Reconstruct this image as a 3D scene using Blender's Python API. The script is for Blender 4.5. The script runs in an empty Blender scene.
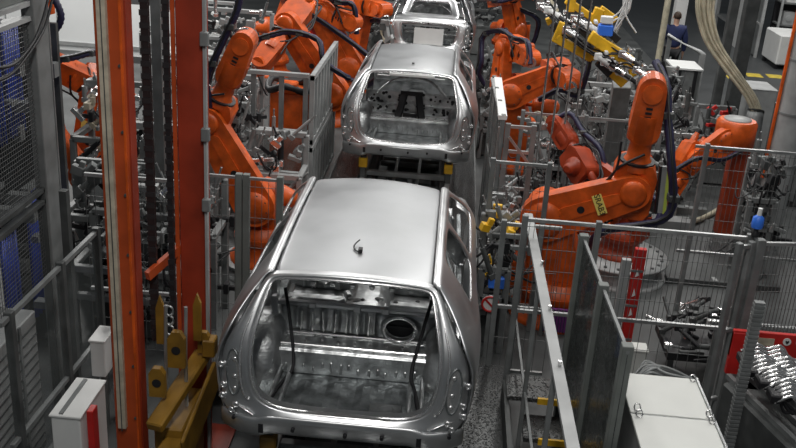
import bpy, math, random
from mathutils import Vector as V, Matrix, Quaternion
SC = bpy.context.scene
COL = SC.collection
random.seed(7)
# ---------------------------------------------------------------- camera
cam_d = bpy.data.cameras.new('camera'); cam = bpy.data.objects.new('camera', cam_d); COL.objects.link(cam)
cam_d.sensor_width = 36.0; cam_d.lens = 949.0/796.0*36.0; cam_d.clip_start = .1; cam_d.clip_end = 200
ya = V((71, -374, 949)).normalized(); za = -V((-163, 2376, 949)).normalized()
za = (za - ya*za.dot(ya)).normalized(); xa = ya.cross(za)
R = Matrix(((xa[0], -xa[1], -xa[2]), (ya[0], -ya[1], -ya[2]), (za[0], -za[1], -za[2])))
cam.matrix_world = Matrix.Translation((0, 0, 4.85)) @ R.to_4x4()
SC.camera = cam
# ---------------------------------------------------------------- light and exposure
SC.view_settings.view_transform = 'Standard'; SC.view_settings.look = 'None'
SC.view_settings.gamma = 1.0; SC.view_settings.use_curve_mapping = False
SC.view_settings.exposure = 0.0
wd = bpy.data.worlds.new('hall'); SC.world = wd; wd.use_nodes = True
wd.node_tree.nodes['Background'].inputs[0].default_value = (.72, .80, .86, 1)
wd.node_tree.nodes['Background'].inputs[1].default_value = .07
def area(name, loc, sx, sy, power, col=(1, .98, .95), rot=(0, 0, 0)):
    l = bpy.data.lights.new(name, 'AREA'); l.shape = 'RECTANGLE'; l.size = sx; l.size_y = sy
    l.energy = power; l.color = col
    o = bpy.data.objects.new(name, l); COL.objects.link(o); o.location = loc; o.rotation_euler = rot
    return o
for i, (x, y, p) in enumerate([(-1.6, 9.5, 70), (1.0, 9.5, 130), (-1.6, 15, 120), (1.6, 15, 170), (4.6, 11, 170),
                               (-4.6, 15, 90), (-8, 18.2, 700), (0, 22, 200), (5.5, 19, 200), (8, 25, 380), (-.4, 1.6, 260), (3.0, 4.5, 60)]):
    area('ceiling_tube_light', (x, y, 7.6), .5, 3.4, p)
# ---------------------------------------------------------------- materials
M = {}
def mat(name, col, rough=.5, metal=0., noise=0., nscale=8., bump=0., bscale=30., alpha=1., spec=.5, col2=None, trans=0., emit=None, clear=0.):
    m = bpy.data.materials.new(name); m.use_nodes = True
    nt = m.node_tree; b = nt.nodes['Principled BSDF']
    b.inputs['Base Color'].default_value = (*col, 1); b.inputs['Roughness'].default_value = rough
    b.inputs['Metallic'].default_value = metal; b.inputs['Specular IOR Level'].default_value = spec
    b.inputs['Alpha'].default_value = alpha; b.inputs['Transmission Weight'].default_value = trans
    b.inputs['Coat Weight'].default_value = clear
    if emit: b.inputs['Emission Color'].default_value = (*emit[0], 1); b.inputs['Emission Strength'].default_value = emit[1]
    if noise or bump:
        tc = nt.nodes.new('ShaderNodeTexCoord')
    if noise:
        n = nt.nodes.new('ShaderNodeTexNoise'); n.inputs['Scale'].default_value = nscale; n.inputs['Detail'].default_value = 6
        nt.links.new(tc.outputs['Object'], n.inputs['Vector'])
        mx = nt.nodes.new('ShaderNodeMix'); mx.data_type = 'RGBA'
        c2 = col2 if col2 else tuple(c*(1-noise) for c in col)
        mx.inputs[6].default_value = (*c2, 1); mx.inputs[7].default_value = (*[min(1, c*(1+noise*.5)) for c in col], 1)
        mr = nt.nodes.new('ShaderNodeMapRange'); mr.inputs[1].default_value = .35; mr.inputs[2].default_value = .65
        nt.links.new(n.outputs['Fac'], mr.inputs[0]); nt.links.new(mr.outputs[0], mx.inputs[0])
        nt.links.new(mx.outputs[2], b.inputs['Base Color'])
        m2 = nt.nodes.new('ShaderNodeMapRange'); m2.inputs[3].default_value = max(.03, rough-.1); m2.inputs[4].default_value = min(1, rough+.12)
        nt.links.new(n.outputs['Fac'], m2.inputs[0]); nt.links.new(m2.outputs[0], b.inputs['Roughness'])
    if bump:
        n2 = nt.nodes.new('ShaderNodeTexNoise'); n2.inputs['Scale'].default_value = bscale; n2.inputs['Detail'].default_value = 3
        nt.links.new(tc.outputs['Object'], n2.inputs['Vector'])
        bp = nt.nodes.new('ShaderNodeBump'); bp.inputs['Strength'].default_value = bump; bp.inputs['Distance'].default_value = .02
        nt.links.new(n2.outputs['Fac'], bp.inputs['Height']); nt.links.new(bp.outputs[0], b.inputs['Normal'])
    M[name] = m; return m
mat('floor', (.078, .083, .083), .55, noise=.35, nscale=1.6, bump=.05, bscale=60)
mat('aisle', (.05, .054, .056), .4, noise=.2, nscale=1.0)
mat('yellow_line', (.62, .47, .05), .5, noise=.3)
mat('sheet', (.60, .61, .62), .33, .9, noise=.12, nscale=3)
mat('roof_sheet', (.40, .41, .42), .42, .85, noise=.10, nscale=2.2)
mat('stamped', (.52, .535, .54), .34, .85, noise=.4, nscale=7, bump=.5, bscale=11)
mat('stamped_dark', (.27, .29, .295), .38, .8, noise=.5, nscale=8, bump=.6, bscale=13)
mat('bright', (.8, .8, .8), .25, .9)
mat('orange', (.66, .10, .008), .42, noise=.35, nscale=6, clear=.1)
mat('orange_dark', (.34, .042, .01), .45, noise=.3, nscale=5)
mat('column_orange', (.46, .07, .014), .45, noise=.22, nscale=3)
mat('column_red', (.30, .033, .011), .5, noise=.3, nscale=3)
mat('cream', (.50, .44, .34), .6, noise=.25, nscale=12)
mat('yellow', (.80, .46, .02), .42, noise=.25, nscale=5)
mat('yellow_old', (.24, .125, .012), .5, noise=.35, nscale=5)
mat('grey', (.20, .21, .21), .5, .2, noise=.25, nscale=5)
mat('grey_dark', (.075, .08, .08), .5, .2, noise=.3, nscale=5)
mat('grey_light', (.34, .35, .35), .5, .1, noise=.18, nscale=4)
mat('grey_green', (.16, .175, .165), .55, noise=.2, nscale=4)
mat('alu', (.42, .43, .43), .38, .7, noise=.2, nscale=6)
mat('wire', (.14, .145, .145), .5, .4)
mat('black', (.012, .012, .014), .5)
mat('rubber', (.012, .012, .014), .7)
mat('navy', (.018, .018, .055), .45, noise=.2, nscale=20)
mat('white', (.72, .73, .72), .5, noise=.06, nscale=3)
mat('wall_white', (.80, .82, .82), .6, noise=.04, nscale=1)
mat('cabinet_white', (.66, .67, .64), .5, noise=.06, nscale=2)
mat('red', (.50, .018, .015), .42, noise=.15, nscale=6)
mat('blue', (.02, .05, .34), .4, noise=.25, nscale=9)
mat('blue_bright', (.04, .18, .75), .4)
mat('purple', (.16, .02, .17), .6, noise=.3, nscale=9)
mat('hose_beige', (.52, .48, .36), .35, noise=.25, nscale=6)
mat('label_yellow', (.9, .72, .18), .5)
mat('lime', (.62, .74, .12), .4)
mat('skin', (.50, .30, .22), .5)
mat('hair', (.05, .03, .02), .7)
mat('coverall', (.02, .03, .10), .8, noise=.2, nscale=12)
mat('glass', (.25, .28, .28), .1, alpha=.07)
mat('smoked', (.055, .062, .06), .25, alpha=.78, noise=.5, nscale=14)
mat('screen_grey', (.30, .31, .30), .4, alpha=.28)
def striped(name, c1, c2, scale, ang, rough=.5):
    m = mat(name, c1, rough); nt = m.node_tree; b = nt.nodes['Principled BSDF']
    tc = nt.nodes.new('ShaderNodeTexCoord'); mp = nt.nodes.new('ShaderNodeMapping'); mp.inputs['Rotation'].default_value = ang
    w = nt.nodes.new('ShaderNodeTexWave'); w.inputs['Scale'].default_value = scale; w.bands_direction = 'X'
    cr = nt.nodes.new('ShaderNodeValToRGB'); cr.color_ramp.interpolation = 'CONSTANT'
    cr.color_ramp.elements[0].color = (*c1, 1); cr.color_ramp.elements[1].color = (*c2, 1); cr.color_ramp.elements[1].position = .5
    nt.links.new(tc.outputs['Object'], mp.inputs[0]); nt.links.new(mp.outputs[0], w.inputs[0])
    nt.links.new(w.outputs['Fac'], cr.inputs[0]); nt.links.new(cr.outputs[0], b.inputs['Base Color'])
striped('hazard', (.65, .5, .03), (.02, .02, .02), 5, (0, .8, 0))
def treadplate():
    m = mat('tread', (.17, .175, .175), .4, .6); nt = m.node_tree; b = nt.nodes['Principled BSDF']
    tc = nt.nodes.new('ShaderNodeTexCoord'); v = nt.nodes.new('ShaderNodeTexVoronoi'); v.inputs['Scale'].default_value = 42
    mr = nt.nodes.new('ShaderNodeMapRange'); mr.inputs[1].default_value = .15; mr.inputs[2].default_value = .45; mr.inputs[3].default_value = 1; mr.inputs[4].default_value = 0
    bp = nt.nodes.new('ShaderNodeBump'); bp.inputs['Strength'].default_value = .9; bp.inputs['Distance'].default_value = .02
    mx = nt.nodes.new('ShaderNodeMix'); mx.data_type = 'RGBA'; mx.inputs[6].default_value = (.09, .093, .093, 1); mx.inputs[7].default_value = (.24, .25, .25, 1)
    nt.links.new(tc.outputs['Object'], v.inputs['Vector']); nt.links.new(v.outputs['Distance'], mr.inputs[0])
    nt.links.new(mr.outputs[0], bp.inputs['Height']); nt.links.new(bp.outputs[0], b.inputs['Normal'])
    nt.links.new(mr.outputs[0], mx.inputs[0]); nt.links.new(mx.outputs[2], b.inputs['Base Color'])
treadplate()
# ---------------------------------------------------------------- mesh helpers
def frame(d, up=None):
    d = V(d).normalized(); up = V(up) if up else V((0, 0, 1))
    if abs(d.dot(up)) > .985: up = V((0, 1, 0)) if abs(d.y) < .9 else V((1, 0, 0))
    s = d.cross(up).normalized(); u = s.cross(d).normalized()
    return d, s, u
APART = {'support', 'cross_arm', 'brace', 'bracket', 'leg', 'edge_trim', 'stringer', 'stand', 'upright', 'rail', 'crossbar', 'edge_rib', 'foot', 'coupling', 'conduit_clip'}
class MB:
    def __init__(s): s.v = []; s.f = []; s.sm = []; s.mi = []; s.cur = 0; s.cut = []; s.adds = []
    def nx(s): s.g = len(s.cut); s.cut.append(len(s.f)); return s
    def add(s, vs, fs, smooth=False):
        o = len(s.v); s.adds.append(len(s.f)); s.v += [tuple(p) for p in vs]; s.f += [tuple(i+o for i in f) for f in fs]
        s.sm += [smooth]*len(fs); s.mi += [s.cur]*len(fs); return s
    def box(s, c, size, rot=None):
        c = V(c); h = V(size)/2; R_ = rot if rot else Matrix.Identity(3)
        vs = [c + R_ @ V((x*h.x, y*h.y, z*h.z)) for x in (-1, 1) for y in (-1, 1) for z in (-1, 1)]
        return s.add(vs, [(0, 1, 3, 2), (4, 6, 7, 5), (0, 4, 5, 1), (2, 3, 7, 6), (0, 2, 6, 4), (1, 5, 7, 3)])
    def b2(s, a, b):
        a = V(a); b = V(b); return s.box((a+b)/2, [abs(x) for x in (b-a)])
    def bar(s, a, b, w, h=None, up=None):
        h = w if h is None else h; a = V(a); b = V(b); d, sd, u = frame(b-a, up)
        vs = [p + sd*(x*w/2) + u*(z*h/2) for p in (a, b) for x, z in ((-1, -1), (1, -1), (1, 1), (-1, 1))]
        return s.add(vs, [(0, 1, 2, 3), (7, 6, 5, 4), (0, 4, 5, 1), (1, 5, 6, 2), (2, 6, 7, 3), (3, 7, 4, 0)])
    def cone(s, a, b, r0, r1=None, n=16, caps=True, smooth=True):
        r1 = r0 if r1 is None else r1; a = V(a); b = V(b); d, sd, u = frame(b-a)
        vs = []
        for p, r in ((a, r0), (b, r1)):
            vs += [p + (sd*math.cos(2*math.pi*i/n) + u*math.sin(2*math.pi*i/n))*r for i in range(n)]
        s.add(vs, [(i, (i+1) % n, n+(i+1) % n, n+i) for i in range(n)], smooth)
        if caps: s.add(vs, [tuple(range(n-1, -1, -1)), tuple(range(n, 2*n))])
        return s
    def lathe(s, base, axis, prof, n=24):
        base = V(base); d, sd, u = frame(axis); vs = []
        for r, h in prof:
            vs += [base + d*h + (sd*math.cos(2*math.pi*i/n) + u*math.sin(2*math.pi*i/n))*r for i in range(n)]
        fs = []
        for k in range(len(prof)-1):
            fs += [(k*n+i, k*n+(i+1) % n, (k+1)*n+(i+1) % n, (k+1)*n+i) for i in range(n)]
        s.add(vs, fs, True)
        s.add(vs, [tuple(range(n-1, -1, -1)), tuple(range((len(prof)-1)*n, len(prof)*n))])
        return s
    def tube(s, pts, r, n=8, closed=False):
        pts = [V(p) for p in pts]; N = len(pts); vs = []; prev = None
        for i, p in enumerate(pts):
            t = (pts[(i+1) % N] - pts[i-1]) if closed else (pts[min(i+1, N-1)] - pts[max(i-1, 0)])
            t.normalize()
            if prev is None: _, sd, u = frame(t)
            else:
                sd = (prev - t*prev.dot(t))
                sd = sd.normalized() if sd.length > 1e-6 else frame(t)[1]
                u = t.cross(sd)
            prev = sd; rr = r[i] if isinstance(r, (list, tuple)) else r
            vs += [p + (sd*math.cos(2*math.pi*k/n) + u*math.sin(2*math.pi*k/n))*rr for k in range(n)]
        L = N if closed else N-1
        s.add(vs, [(i*n+k, i*n+(k+1) % n, ((i+1) % N)*n+(k+1) % n, ((i+1) % N)*n+k) for i in range(L) for k in range(n)], True)
        if not closed: s.add(vs, [tuple(range(n-1, -1, -1)), tuple(range((N-1)*n, N*n))])
        return s
    def prism(s, poly, o, ax, ay, t):
        """poly in plane (ax, ay) at o, centred thickness t along ax x ay"""
        o = V(o); ax = V(ax).normalized(); ay = V(ay).normalized(); nz = ax.cross(ay).normalized(); n = len(poly)
        vs = [o + ax*x + ay*y + nz*z for z in (-t/2, t/2) for x, y in poly]
        s.add(vs, [tuple(range(n-1, -1, -1)), tuple(range(n, 2*n))])
        return s.add(vs, [(i, (i+1) % n, n+(i+1) % n, n+i) for i in range(n)])
    def grid(s, rows, smooth=True, skip=None, close=False):
        nr = len(rows); nc = len(rows[0]); vs = [p for r in rows for p in r]; fs = []
        for i in range(nr-1):
            for j in range(nc if close else nc-1):
                if skip and skip(i, j): continue
                fs.append((i*nc+j, i*nc+(j+1) % nc, (i+1)*nc+(j+1) % nc, (i+1)*nc+j))
        return s.add(vs, fs, smooth)
    def blob(s, c, rx, ry, rz, n=12, m=8):
        c = V(c); rows = []
        for i in range(m+1):
            a = math.pi*i/m - math.pi/2
            rows.append([c + V((rx*math.cos(a)*math.cos(2*math.pi*k/n), ry*math.cos(a)*math.sin(2*math.pi*k/n), rz*math.sin(a))) for k in range(n)])
        return s.grid(rows, True, None, True)
    def each(s, name, mt, parent=None, **k):
        cuts = s.cut + [len(s.f)]
        if not s.cut or s.cut[0] != 0: cuts = [0] + cuts
        for a, b in zip(cuts[:-1], cuts[1:]):
            if b <= a: continue
            q = MB(); used = sorted({i for f in s.f[a:b] for i in f}); mp = {i: j for j, i in enumerate(used)}
            q.v = [s.v[i] for i in used]; q.f = [tuple(mp[i] for i in f) for f in s.f[a:b]]; q.sm = s.sm[a:b]; q.mi = s.mi[a:b]
            q.build(name, mt, parent, **k)
    def build(s, name, mt, parent=None, bevel=0, sub=0, solid=0, weld=False, seg=1):
        if name in APART and parent is not None and len(s.adds) > 1:
            s.cut = s.adds; s.adds = []
            return s.each(name, mt, parent, bevel=bevel, sub=sub, solid=solid, seg=seg)
        me = bpy.data.meshes.new(name); off = V(parent['_w']) if parent is not None else V((0, 0, 0))
        me.from_pydata([tuple(V(p)-off) for p in s.v], [], s.f)
        for m_ in (mt if isinstance(mt, (list, tuple)) else [mt]): me.materials.append(M[m_])
        me.polygons.foreach_set('use_smooth', s.sm); me.polygons.foreach_set('material_index', s.mi)
        if weld:
            import bmesh
            bm = bmesh.new(); bm.from_mesh(me); bmesh.ops.remove_doubles(bm, verts=bm.verts, dist=1e-5); bmesh.ops.recalc_face_normals(bm, faces=bm.faces); bm.to_mesh(me); bm.free()
        me.update()
        o = bpy.data.objects.new(name, me); COL.objects.link(o)
        if parent is not None: o.parent = parent; o['_w'] = parent['_w']
        else: o['_w'] = (0., 0., 0.)
        if solid: md = o.modifiers.new('s', 'SOLIDIFY'); md.thickness = solid; md.offset = -1
        if bevel: md = o.modifiers.new('b', 'BEVEL'); md.width = bevel; md.segments = seg; md.limit_method = 'ANGLE'; md.angle_limit = math.radians(40)
        if sub: md = o.modifiers.new('u', 'SUBSURF'); md.levels = sub; md.render_levels = sub
        return o
def tag(o, label, cat, group=None, kind=None):
    o['label'] = label; o['category'] = cat
    if group: o['group'] = group
    if kind: o['kind'] = kind
    return o
def thing(name, label, cat, loc, group=None):
    o = bpy.data.objects.new(name, None); COL.objects.link(o); o.location = loc; o['_w'] = tuple(float(c) for c in loc)
    o.empty_display_size = .1
    return tag(o, label, cat, group)
def struct(o): o['kind'] = 'structure'; return o
def lerp(a, b, t): return a + (b-a)*t
def bez(pts, n=24):
    """Catmull-Rom through pts"""
    P = [V(p) for p in pts]; out = []
    for i in range(len(P)-1):
        p0 = P[max(i-1, 0)]; p1 = P[i]; p2 = P[i+1]; p3 = P[min(i+2, len(P)-1)]; k = max(2, n//(len(P)-1))
        for j in range(k):
            t = j/k
            out.append(.5*((2*p1) + (p2-p0)*t + (2*p0-5*p1+4*p2-p3)*t*t + (3*p1-p0-3*p2+p3)*t**3))
    out.append(P[-1]); return out
def text_mesh(txt, size, o, ax, ay, mt, parent, name='lettering', depth=.002):
    cu = bpy.data.curves.new('tmp', 'FONT'); cu.body = txt; cu.size = size; cu.align_x = 'CENTER'; cu.align_y = 'CENTER'; cu.extrude = depth
    ob = bpy.data.objects.new('tmp', cu); COL.objects.link(ob)
    dg = bpy.context.evaluated_depsgraph_get(); me = bpy.data.meshes.new_from_object(ob.evaluated_get(dg))
    bpy.data.objects.remove(ob)
    ax = V(ax).normalized(); ay = V(ay).normalized(); nz = ax.cross(ay)
    off = V(parent['_w'])
    for v in me.vertices: v.co = V(o) + ax*v.co.x + ay*v.co.y + nz*v.co.z - off
    me.materials.clear(); me.materials.append(M[mt]); me.name = name
    t = bpy.data.objects.new(name, me); COL.objects.link(t); t.parent = parent; t['_w'] = parent['_w']
    return t
# ---------------------------------------------------------------- floor, walls
struct(MB().b2((-16, 2, -.1), (16, 40, 0)).build('floor', 'floor'))
struct(MB().b2((5.3, 14.5, 0), (16, 40, .004)).build('trim_1', 'aisle'))
# ================================================================= CARS
def car(label, ox, oy, kind, yf=2.5):
    oz = .93; root = thing('car_body', label, 'car body', (ox, oy, oz), 'bare metal car bodies in line on the conveyor')
    def G(x, y, z): return V((ox+x, oy+y, oz+z))
    sedan = kind == 'sedan'
    # ---- side panels
    st = [(.14, .44), (.30, .54), (.45, .62), (.60, .70), (.78, .80), (.95, .92), (1.15, 1.06), (1.35, 1.2), (1.55, 1.42), (1.74, 1.62), (1.88, 1.74), (2.1, 1.9), (2.4, 2.1), (2.7, 2.28), (2.98, 2.42), (3.12, 2.52)]
    if sedan: st = [(.14, .95), (.30, 1.0), (.55, 1.05), (.8, 1.12), (.95, 1.2), (1.05, 1.28), (1.2, 1.36), (1.35, 1.44)] + st[8:]
    wk = [5, 6, 7, 8, 10, 11, 12, 13]
    for sg in (1, -1):
        rows = []
        for yl, yu in st:
            arch = 0.02
            for cy in (.92,):
                d = abs(yl-cy)
                if d < .36: arch = max(arch, .02 + math.sqrt(.36**2-d*d))
            bul = .03*math.exp(-((yl-.9)/.45)**2)
            taper = -.05*max(0, (.6-yl)/.6)**2
            ztop = 1.06 - .015*max(0, (.9-yu)/.5)**2 + .03*math.sin(max(0, min(1, (yu-.4)/2.2))*math.pi)
            bz = .68 - .03*(yl/3.1)
            pr = []
            for k, (x, z) in enumerate([(.82, arch), (.86, lerp(arch, .46, .3)), (.885+bul, lerp(arch, .46, .65)), (.89+bul, .47), (.875+bul*.5, .58), (.84, bz-.02), (.825, bz+.02)]):
                pr.append((x*1.03+taper, yl, z))
            x0, y0, z0 = pr[-1]
            for t in (.33, .66, .92):
                pr.append((lerp(x0, .612, t)+.02*math.sin(t*math.pi), lerp(yl, yu, t), lerp(z0, ztop-.03, t)))
            pr.append((.60, yu, ztop)); pr.append((.572, yu, ztop-.012))
            rows.append([G(sg*x, y, z) for x, y, z in pr])
        sp = MB().grid(rows, True, lambda i, j: i in wk and j in (6, 7, 8)).build('side_panel', 'sheet', root, solid=.028*sg, sub=1)
        # front fender and apron
        rows = []
        for y in (3.12, 3.3, 3.5):
            arch = .02 + math.sqrt(max(0, .3**2-(y-3.55)**2))
            rows.append([G(sg*x, y, z) for x, z in ((.83, arch), (.87, lerp(arch, .5, .5)), (.87, .5), (.83, .62), (.72, .64))])
        MB().grid(rows).build('front_fender', 'sheet', root, solid=.02*sg, sub=1)
        # inner window frames, belt line return, b pillar inner
        MB().bar(G(sg*.80, 1.80, .05), G(sg*.79, 1.80, .68), .05, .16).bar(G(sg*.79, 1.80, .68), G(sg*.555, 1.67, 1.03), .05, .13).build('centre_pillar', 'stamped', root, bevel=.01)
        m = MB()
        m.bar(G(sg*.78, .9, .64), G(sg*.76, 2.95, .62), .04, .08)
        m.tube(bez([G(sg*.775, .97, .66), G(sg*.64, .93, .9), G(sg*.585, 1.1, 1.02), G(sg*.575, 1.5, 1.04)], 12), .018, 6)
        m.bar(G(sg*.80, .25, .06), G(sg*.80, 3.1, .06), .08, .10)
        m.bar(G(sg*.76, 1.1, .95-.28), G(sg*.60, 1.45, 1.02), .03, .05)
        m.bar(G(sg*.76, 2.1, .6), G(sg*.60, 2.35, 1.0), .03, .05)
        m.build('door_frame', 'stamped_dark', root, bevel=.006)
        # dark filler pocket behind the rear window
        if sg == 1:
            f = MB().lathe(G(.842, .72, .60), (1, .0, .25), [(.06, .0), (.06, .03), (.045, .035), (.04, .02)], 16).build('filler_pocket', 'black', root)
            for v in f.data.vertices:
                c = G(.842, .72, .60)-V(root['_w']); v.co.z = c.z + (v.co.z-c.z)*1.5
        # wheel housing inside
        rows = []
        for i in range(9):
            a = math.pi*i/8
            rows.append([G(sg*(.80-w), .92-(.40-b)*math.cos(a), .05+(.40-b)*math.sin(a)*1.15) for w, b in ((0, 0), (.1, .0), (.2, .02), (.25, .08), (.27, .2), (.27, .38))])
        MB().grid(rows).build('wheel_housing', 'stamped', root, sub=1)
        # tail lamp pocket: raised rim, back plate and bosses
        m = MB(); cx = .775
        def tp(u, w, d=0):  # point on the slanted rear corner
            return G(sg*(cx+u+.03*w), .07+(u+.1)*.42+w*.12-d, .42+w)
        m.tube([tp(.052*math.cos(t), .17*math.sin(t), .012) for t in [2*math.pi*k/20 for k in range(20)]], .008, 6, True)
        m.build('tail_lamp_rim', 'stamped_dark', root)
        MB().tube(bez([G(sg*.66, .06, .235), G(sg*.70, .06, .30), G(sg*.725, .075, .42), G(sg*.73, .10, .54), G(sg*.725, .15, .66), G(sg*.69, .23, .78), G(sg*.64, .33, .92)], 24), .009, 6).tube(bez([G(sg*.85, .125, .20), G(sg*.70, .05, .165), G(sg*.62, .03, .13)], 10), .007, 5).build('pillar_crease', 'bright', root)
        m = MB()
        m.grid([[tp(q*.06*math.cos(2*math.pi*k/20), q*.175*math.sin(2*math.pi*k/20), .004+.01*q) for k in range(20)] for q in (0.05, .6, 1)], True, None, True)
        for w in (-.12, -.03, .1):
            m.nx().lathe(tp(-.01, w, .004), (0, -1, 0), [(.02, 0), (.018, .01), (.01, .014)], 10)
        m.build('tail_lamp_pocket', 'bright', root)
        m = MB()
        for (u, w) in ((.10, -.12), (.11, -.2), (-.02, -.24), (.12, .03), (.02, -.29)):
            m.nx().lathe(tp(u*.8, w, .012), (0, -1, .1), [(.026, 0), (.024, .012), (.012, .016), (.01, .006)], 10)
        m.each('bumper_bracket', 'bright', root)
    # ---- roof
    y0 = .95 if sedan else .43; rows = []
    nx = 14
    for j in range(15):
        t = j/14; row = []
        for i in range(nx+1):
            u = -1 + 2*i/nx
            yy = lerp(y0 - .035*(1-u*u), yf + .04*(1-u*u), t)
            base = 1.06 - .015*max(0, (.9-yy)/.5)**2*(0 if sedan else 1) + .03*math.sin(max(0, min(1, (yy-.4)/2.2))*math.pi)
            z = base + .045*(1-u*u)
            if j == 0: z -= .02
            row.append(G(u*.572, yy, z-.008))
        rows.append(row)
    rf = MB().grid(rows).build('roof', 'roof_sheet', root, solid=.02, sub=1)
    rf['label'] = 'smooth brushed roof panel'
    for sg in (1, -1):
        MB().tube([G(sg*.586, yy, 1.062-.015*max(0, (.9-yy)/.5)**2*(0 if sedan else 1) + .03*math.sin(max(0, min(1, (yy-.4)/2.2))*math.pi)-.002) for yy in [lerp(y0+.04, 2.48, k/16) for k in range(17)]], .011, 6).build('roof_seam', 'grey_dark', root)
    hk = MB().tube(bez([G(.0, .78, 1.12), G(-.035, .82, 1.125), G(-.04, .88, 1.135), G(-.01, .94, 1.15)], 10), .006, 6); hk.box(G(.012, .80, 1.128), (.03, .05, .03))
    if kind == 'wagon': hk.build('antenna_wire', 'black', root)
    else: MB().lathe(G(0, y0+.3, 1.118), (0, 0, 1), [(.02, 0), (.02, .012), (.01, .014)], 10).build('antenna_hole', 'black', root)
    # ---- rear frame ring
    if not sedan:
        half = [  # inner(x,y,z)            mid                  outer
            ((.0, .10, .15), (.0, .045, .155), (.0, .0, .09)),
            ((.22, .10, .155), (.22, .048, .16), (.22, .002, .095)),
            ((.40, .10, .162), (.41, .055, .168), (.43, .01, .10)),
            ((.50, .11, .175), (.51, .06, .18), (.62, .03, .09)),
            ((.59, .11, .225), (.61, .065, .23), (.85, .10, .08)),
            ((.635, .10, .31), (.66, .07, .31), (.875, .15, .24)),
            ((.66, .10, .42), (.685, .085, .42), (.878, .17, .42)),
            ((.67, .12, .54), (.695, .11, .55), (.87, .17, .56)),
            ((.665, .17, .66), (.69, .16, .67), (.82, .19, .67)),
            ((.64, .24, .77), (.665, .225, .78), (.74, .26, .80)),
            ((.605, .33, .90), (.625, .315, .91), (.67, .34, .93)),
            ((.58, .40, .99), (.59, .385, 1.0), (.625, .405, 1.01)),
            ((.555, .42, 1.015), (.56, .415, 1.025), (.585, .435, 1.045)),
            ((.50, .42, 1.03), (.50, .41, 1.045), (.53, .43, 1.06)),
            ((.25, .405, 1.05), (.25, .395, 1.065), (.26, .41, 1.092)),
            ((.0, .395, 1.055), (.0, .385, 1.07), (.0, .405, 1.10))]
    else:
        half = [
            ((.0, .10, .15), (.0, .045, .155), (.0, .0, .09)),
            ((.25, .10, .155), (.25, .048, .16), (.25, .002, .095)),
            ((.46, .11, .17), (.49, .055, .18), (.56, .02, .11)),
            ((.54, .11, .26), (.59, .07, .26), (.80, .09, .14)),
            ((.57, .10, .40), (.62, .085, .40), (.855, .15, .35)),
            ((.58, .12, .52), (.63, .11, .53), (.85, .17, .56)),
            ((.56, .14, .58), (.60, .13, .60), (.80, .2, .67)),
            ((.40, .15, .60), (.40, .12, .62), (.45, .22, .67)),
            ((.0, .15, .60), (.0, .12, .62), (.0, .22, .67))]
    def full(k): return [h[k] for h in half] + [(-h[k][0], h[k][1], h[k][2]) for h in half[-2:0:-1]]
    def ring(pts, off=(0, 0, 0), sc=1): return [G(p[0]*sc+off[0], p[1]+off[1], p[2]+off[2]) for p in pts]
    I, Md, O = full(0), full(1), full(2)
    inn = [G(p[0]*.985, p[1]+.07, p[2]) for p in I]
    Mo = [((m_[0]*.35+o_[0]*.65), min(m_[1], o_[1])*.5+m_[1]*.25+o_[1]*.25-.008, m_[2]*.35+o_[2]*.65) for m_, o_ in zip(Md, O)]
    outb = [G(p[0], p[1]+.05, p[2]) for p in O]
    def mixr(A_, B_, t): return [(A_[i]*(1-t) + B_[i]*t) for i in range(len(A_))]
    rI, rM, rMo, rO = ring(I), ring(Md), ring(Mo), ring(O)
    MB().grid([inn, mixr(inn, rI, .9), rI, mixr(rI, rM, .2), mixr(rI, rM, .85), rM, mixr(rM, rMo, .12), rMo, mixr(rMo, rO, .88), rO, mixr(rO, outb, .2), outb], True, None, True).build('rear_frame', 'sheet', root, sub=1)
    MB().tube([G(p[0]*.992, p[1]-.004, p[2]) for p in I], .012, 6, True).build('tailgate_seal_flange', 'bright', root)
    # lower rear panel
    rows = []
    for z, pull in ((.14, .0), (.10, -.01), (.05, .0), (.0, .015), (-.03, .05)):
        rows.append([G(x, .02+pull+.17*(abs(x)/.89)**6+.012*(1 if abs(x) < .5 else 0), z - (.03 if abs(x) > .55 else 0)) for x in [-.87+1.74*k/36 for k in range(37)]])
    MB().grid(rows).build('rear_panel', 'sheet', root, sub=1, solid=.02)
    m = MB()
    for x in (-.56, .56): m.nx().box(G(x, .02, .04), (.035, .03, .075))
    for x, z in ((-.76, .09), (.77, .09), (-.33, .06), (.30, .06), (.04, .05)): m.nx().lathe(G(x, .06 if abs(x) > .6 else .01, z), (0, -1, 0), [(.014, 0), (.014, .03)], 10)
    m.each('panel_slot', 'black', root)
    MB().b2(G(-.50, .05, .157), G(.50, .105, .163)).build('sill_plate', 'bright', root, bevel=.002)
    # ---- interior
    m = MB(); rows = []
    for y in [.1+.04*k for k in range(16)]:
        rows.append([G(x, y, .10 + (.012 if int((x+.7)*9) % 2 and .2 < y < .6 else 0)) for x in [-.66+1.32*k/24 for k in range(25)]])
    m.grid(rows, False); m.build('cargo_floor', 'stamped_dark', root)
    m = MB()
    m.b2(G(-.62, .69, .10), G(.62, .74, .30)); m.b2(G(-.66, .70, .29), G(.66, .92, .31))
    for k in range(15): m.box(G(-.5+.07*k+random.uniform(-.01, .01), .685, .17+random.uniform(-.02, .03)), (.02, .02, random.uniform(.04, .09)))
    m.b2(G(.18, .2, .105), G(.42, .34, .125)); m.lathe(G(.30, .27, .12), (0, 0, 1), [(.07, 0), (.05, .012), (.03, .004)], 14)
    for x in (-.55, -.47, .47, .56): m.bar(G(x, .12, .12), G(x*.98, .7, .15), .03, .04)
    m.build('cargo_cross_panel', 'stamped', root, bevel=.008)
    mb = MB(); mb.b2(G(-.60, .735, .31), G(.60, .77, .335)); mb.b2(G(-.6, .93, .31), G(.6, .95, .33))
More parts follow.
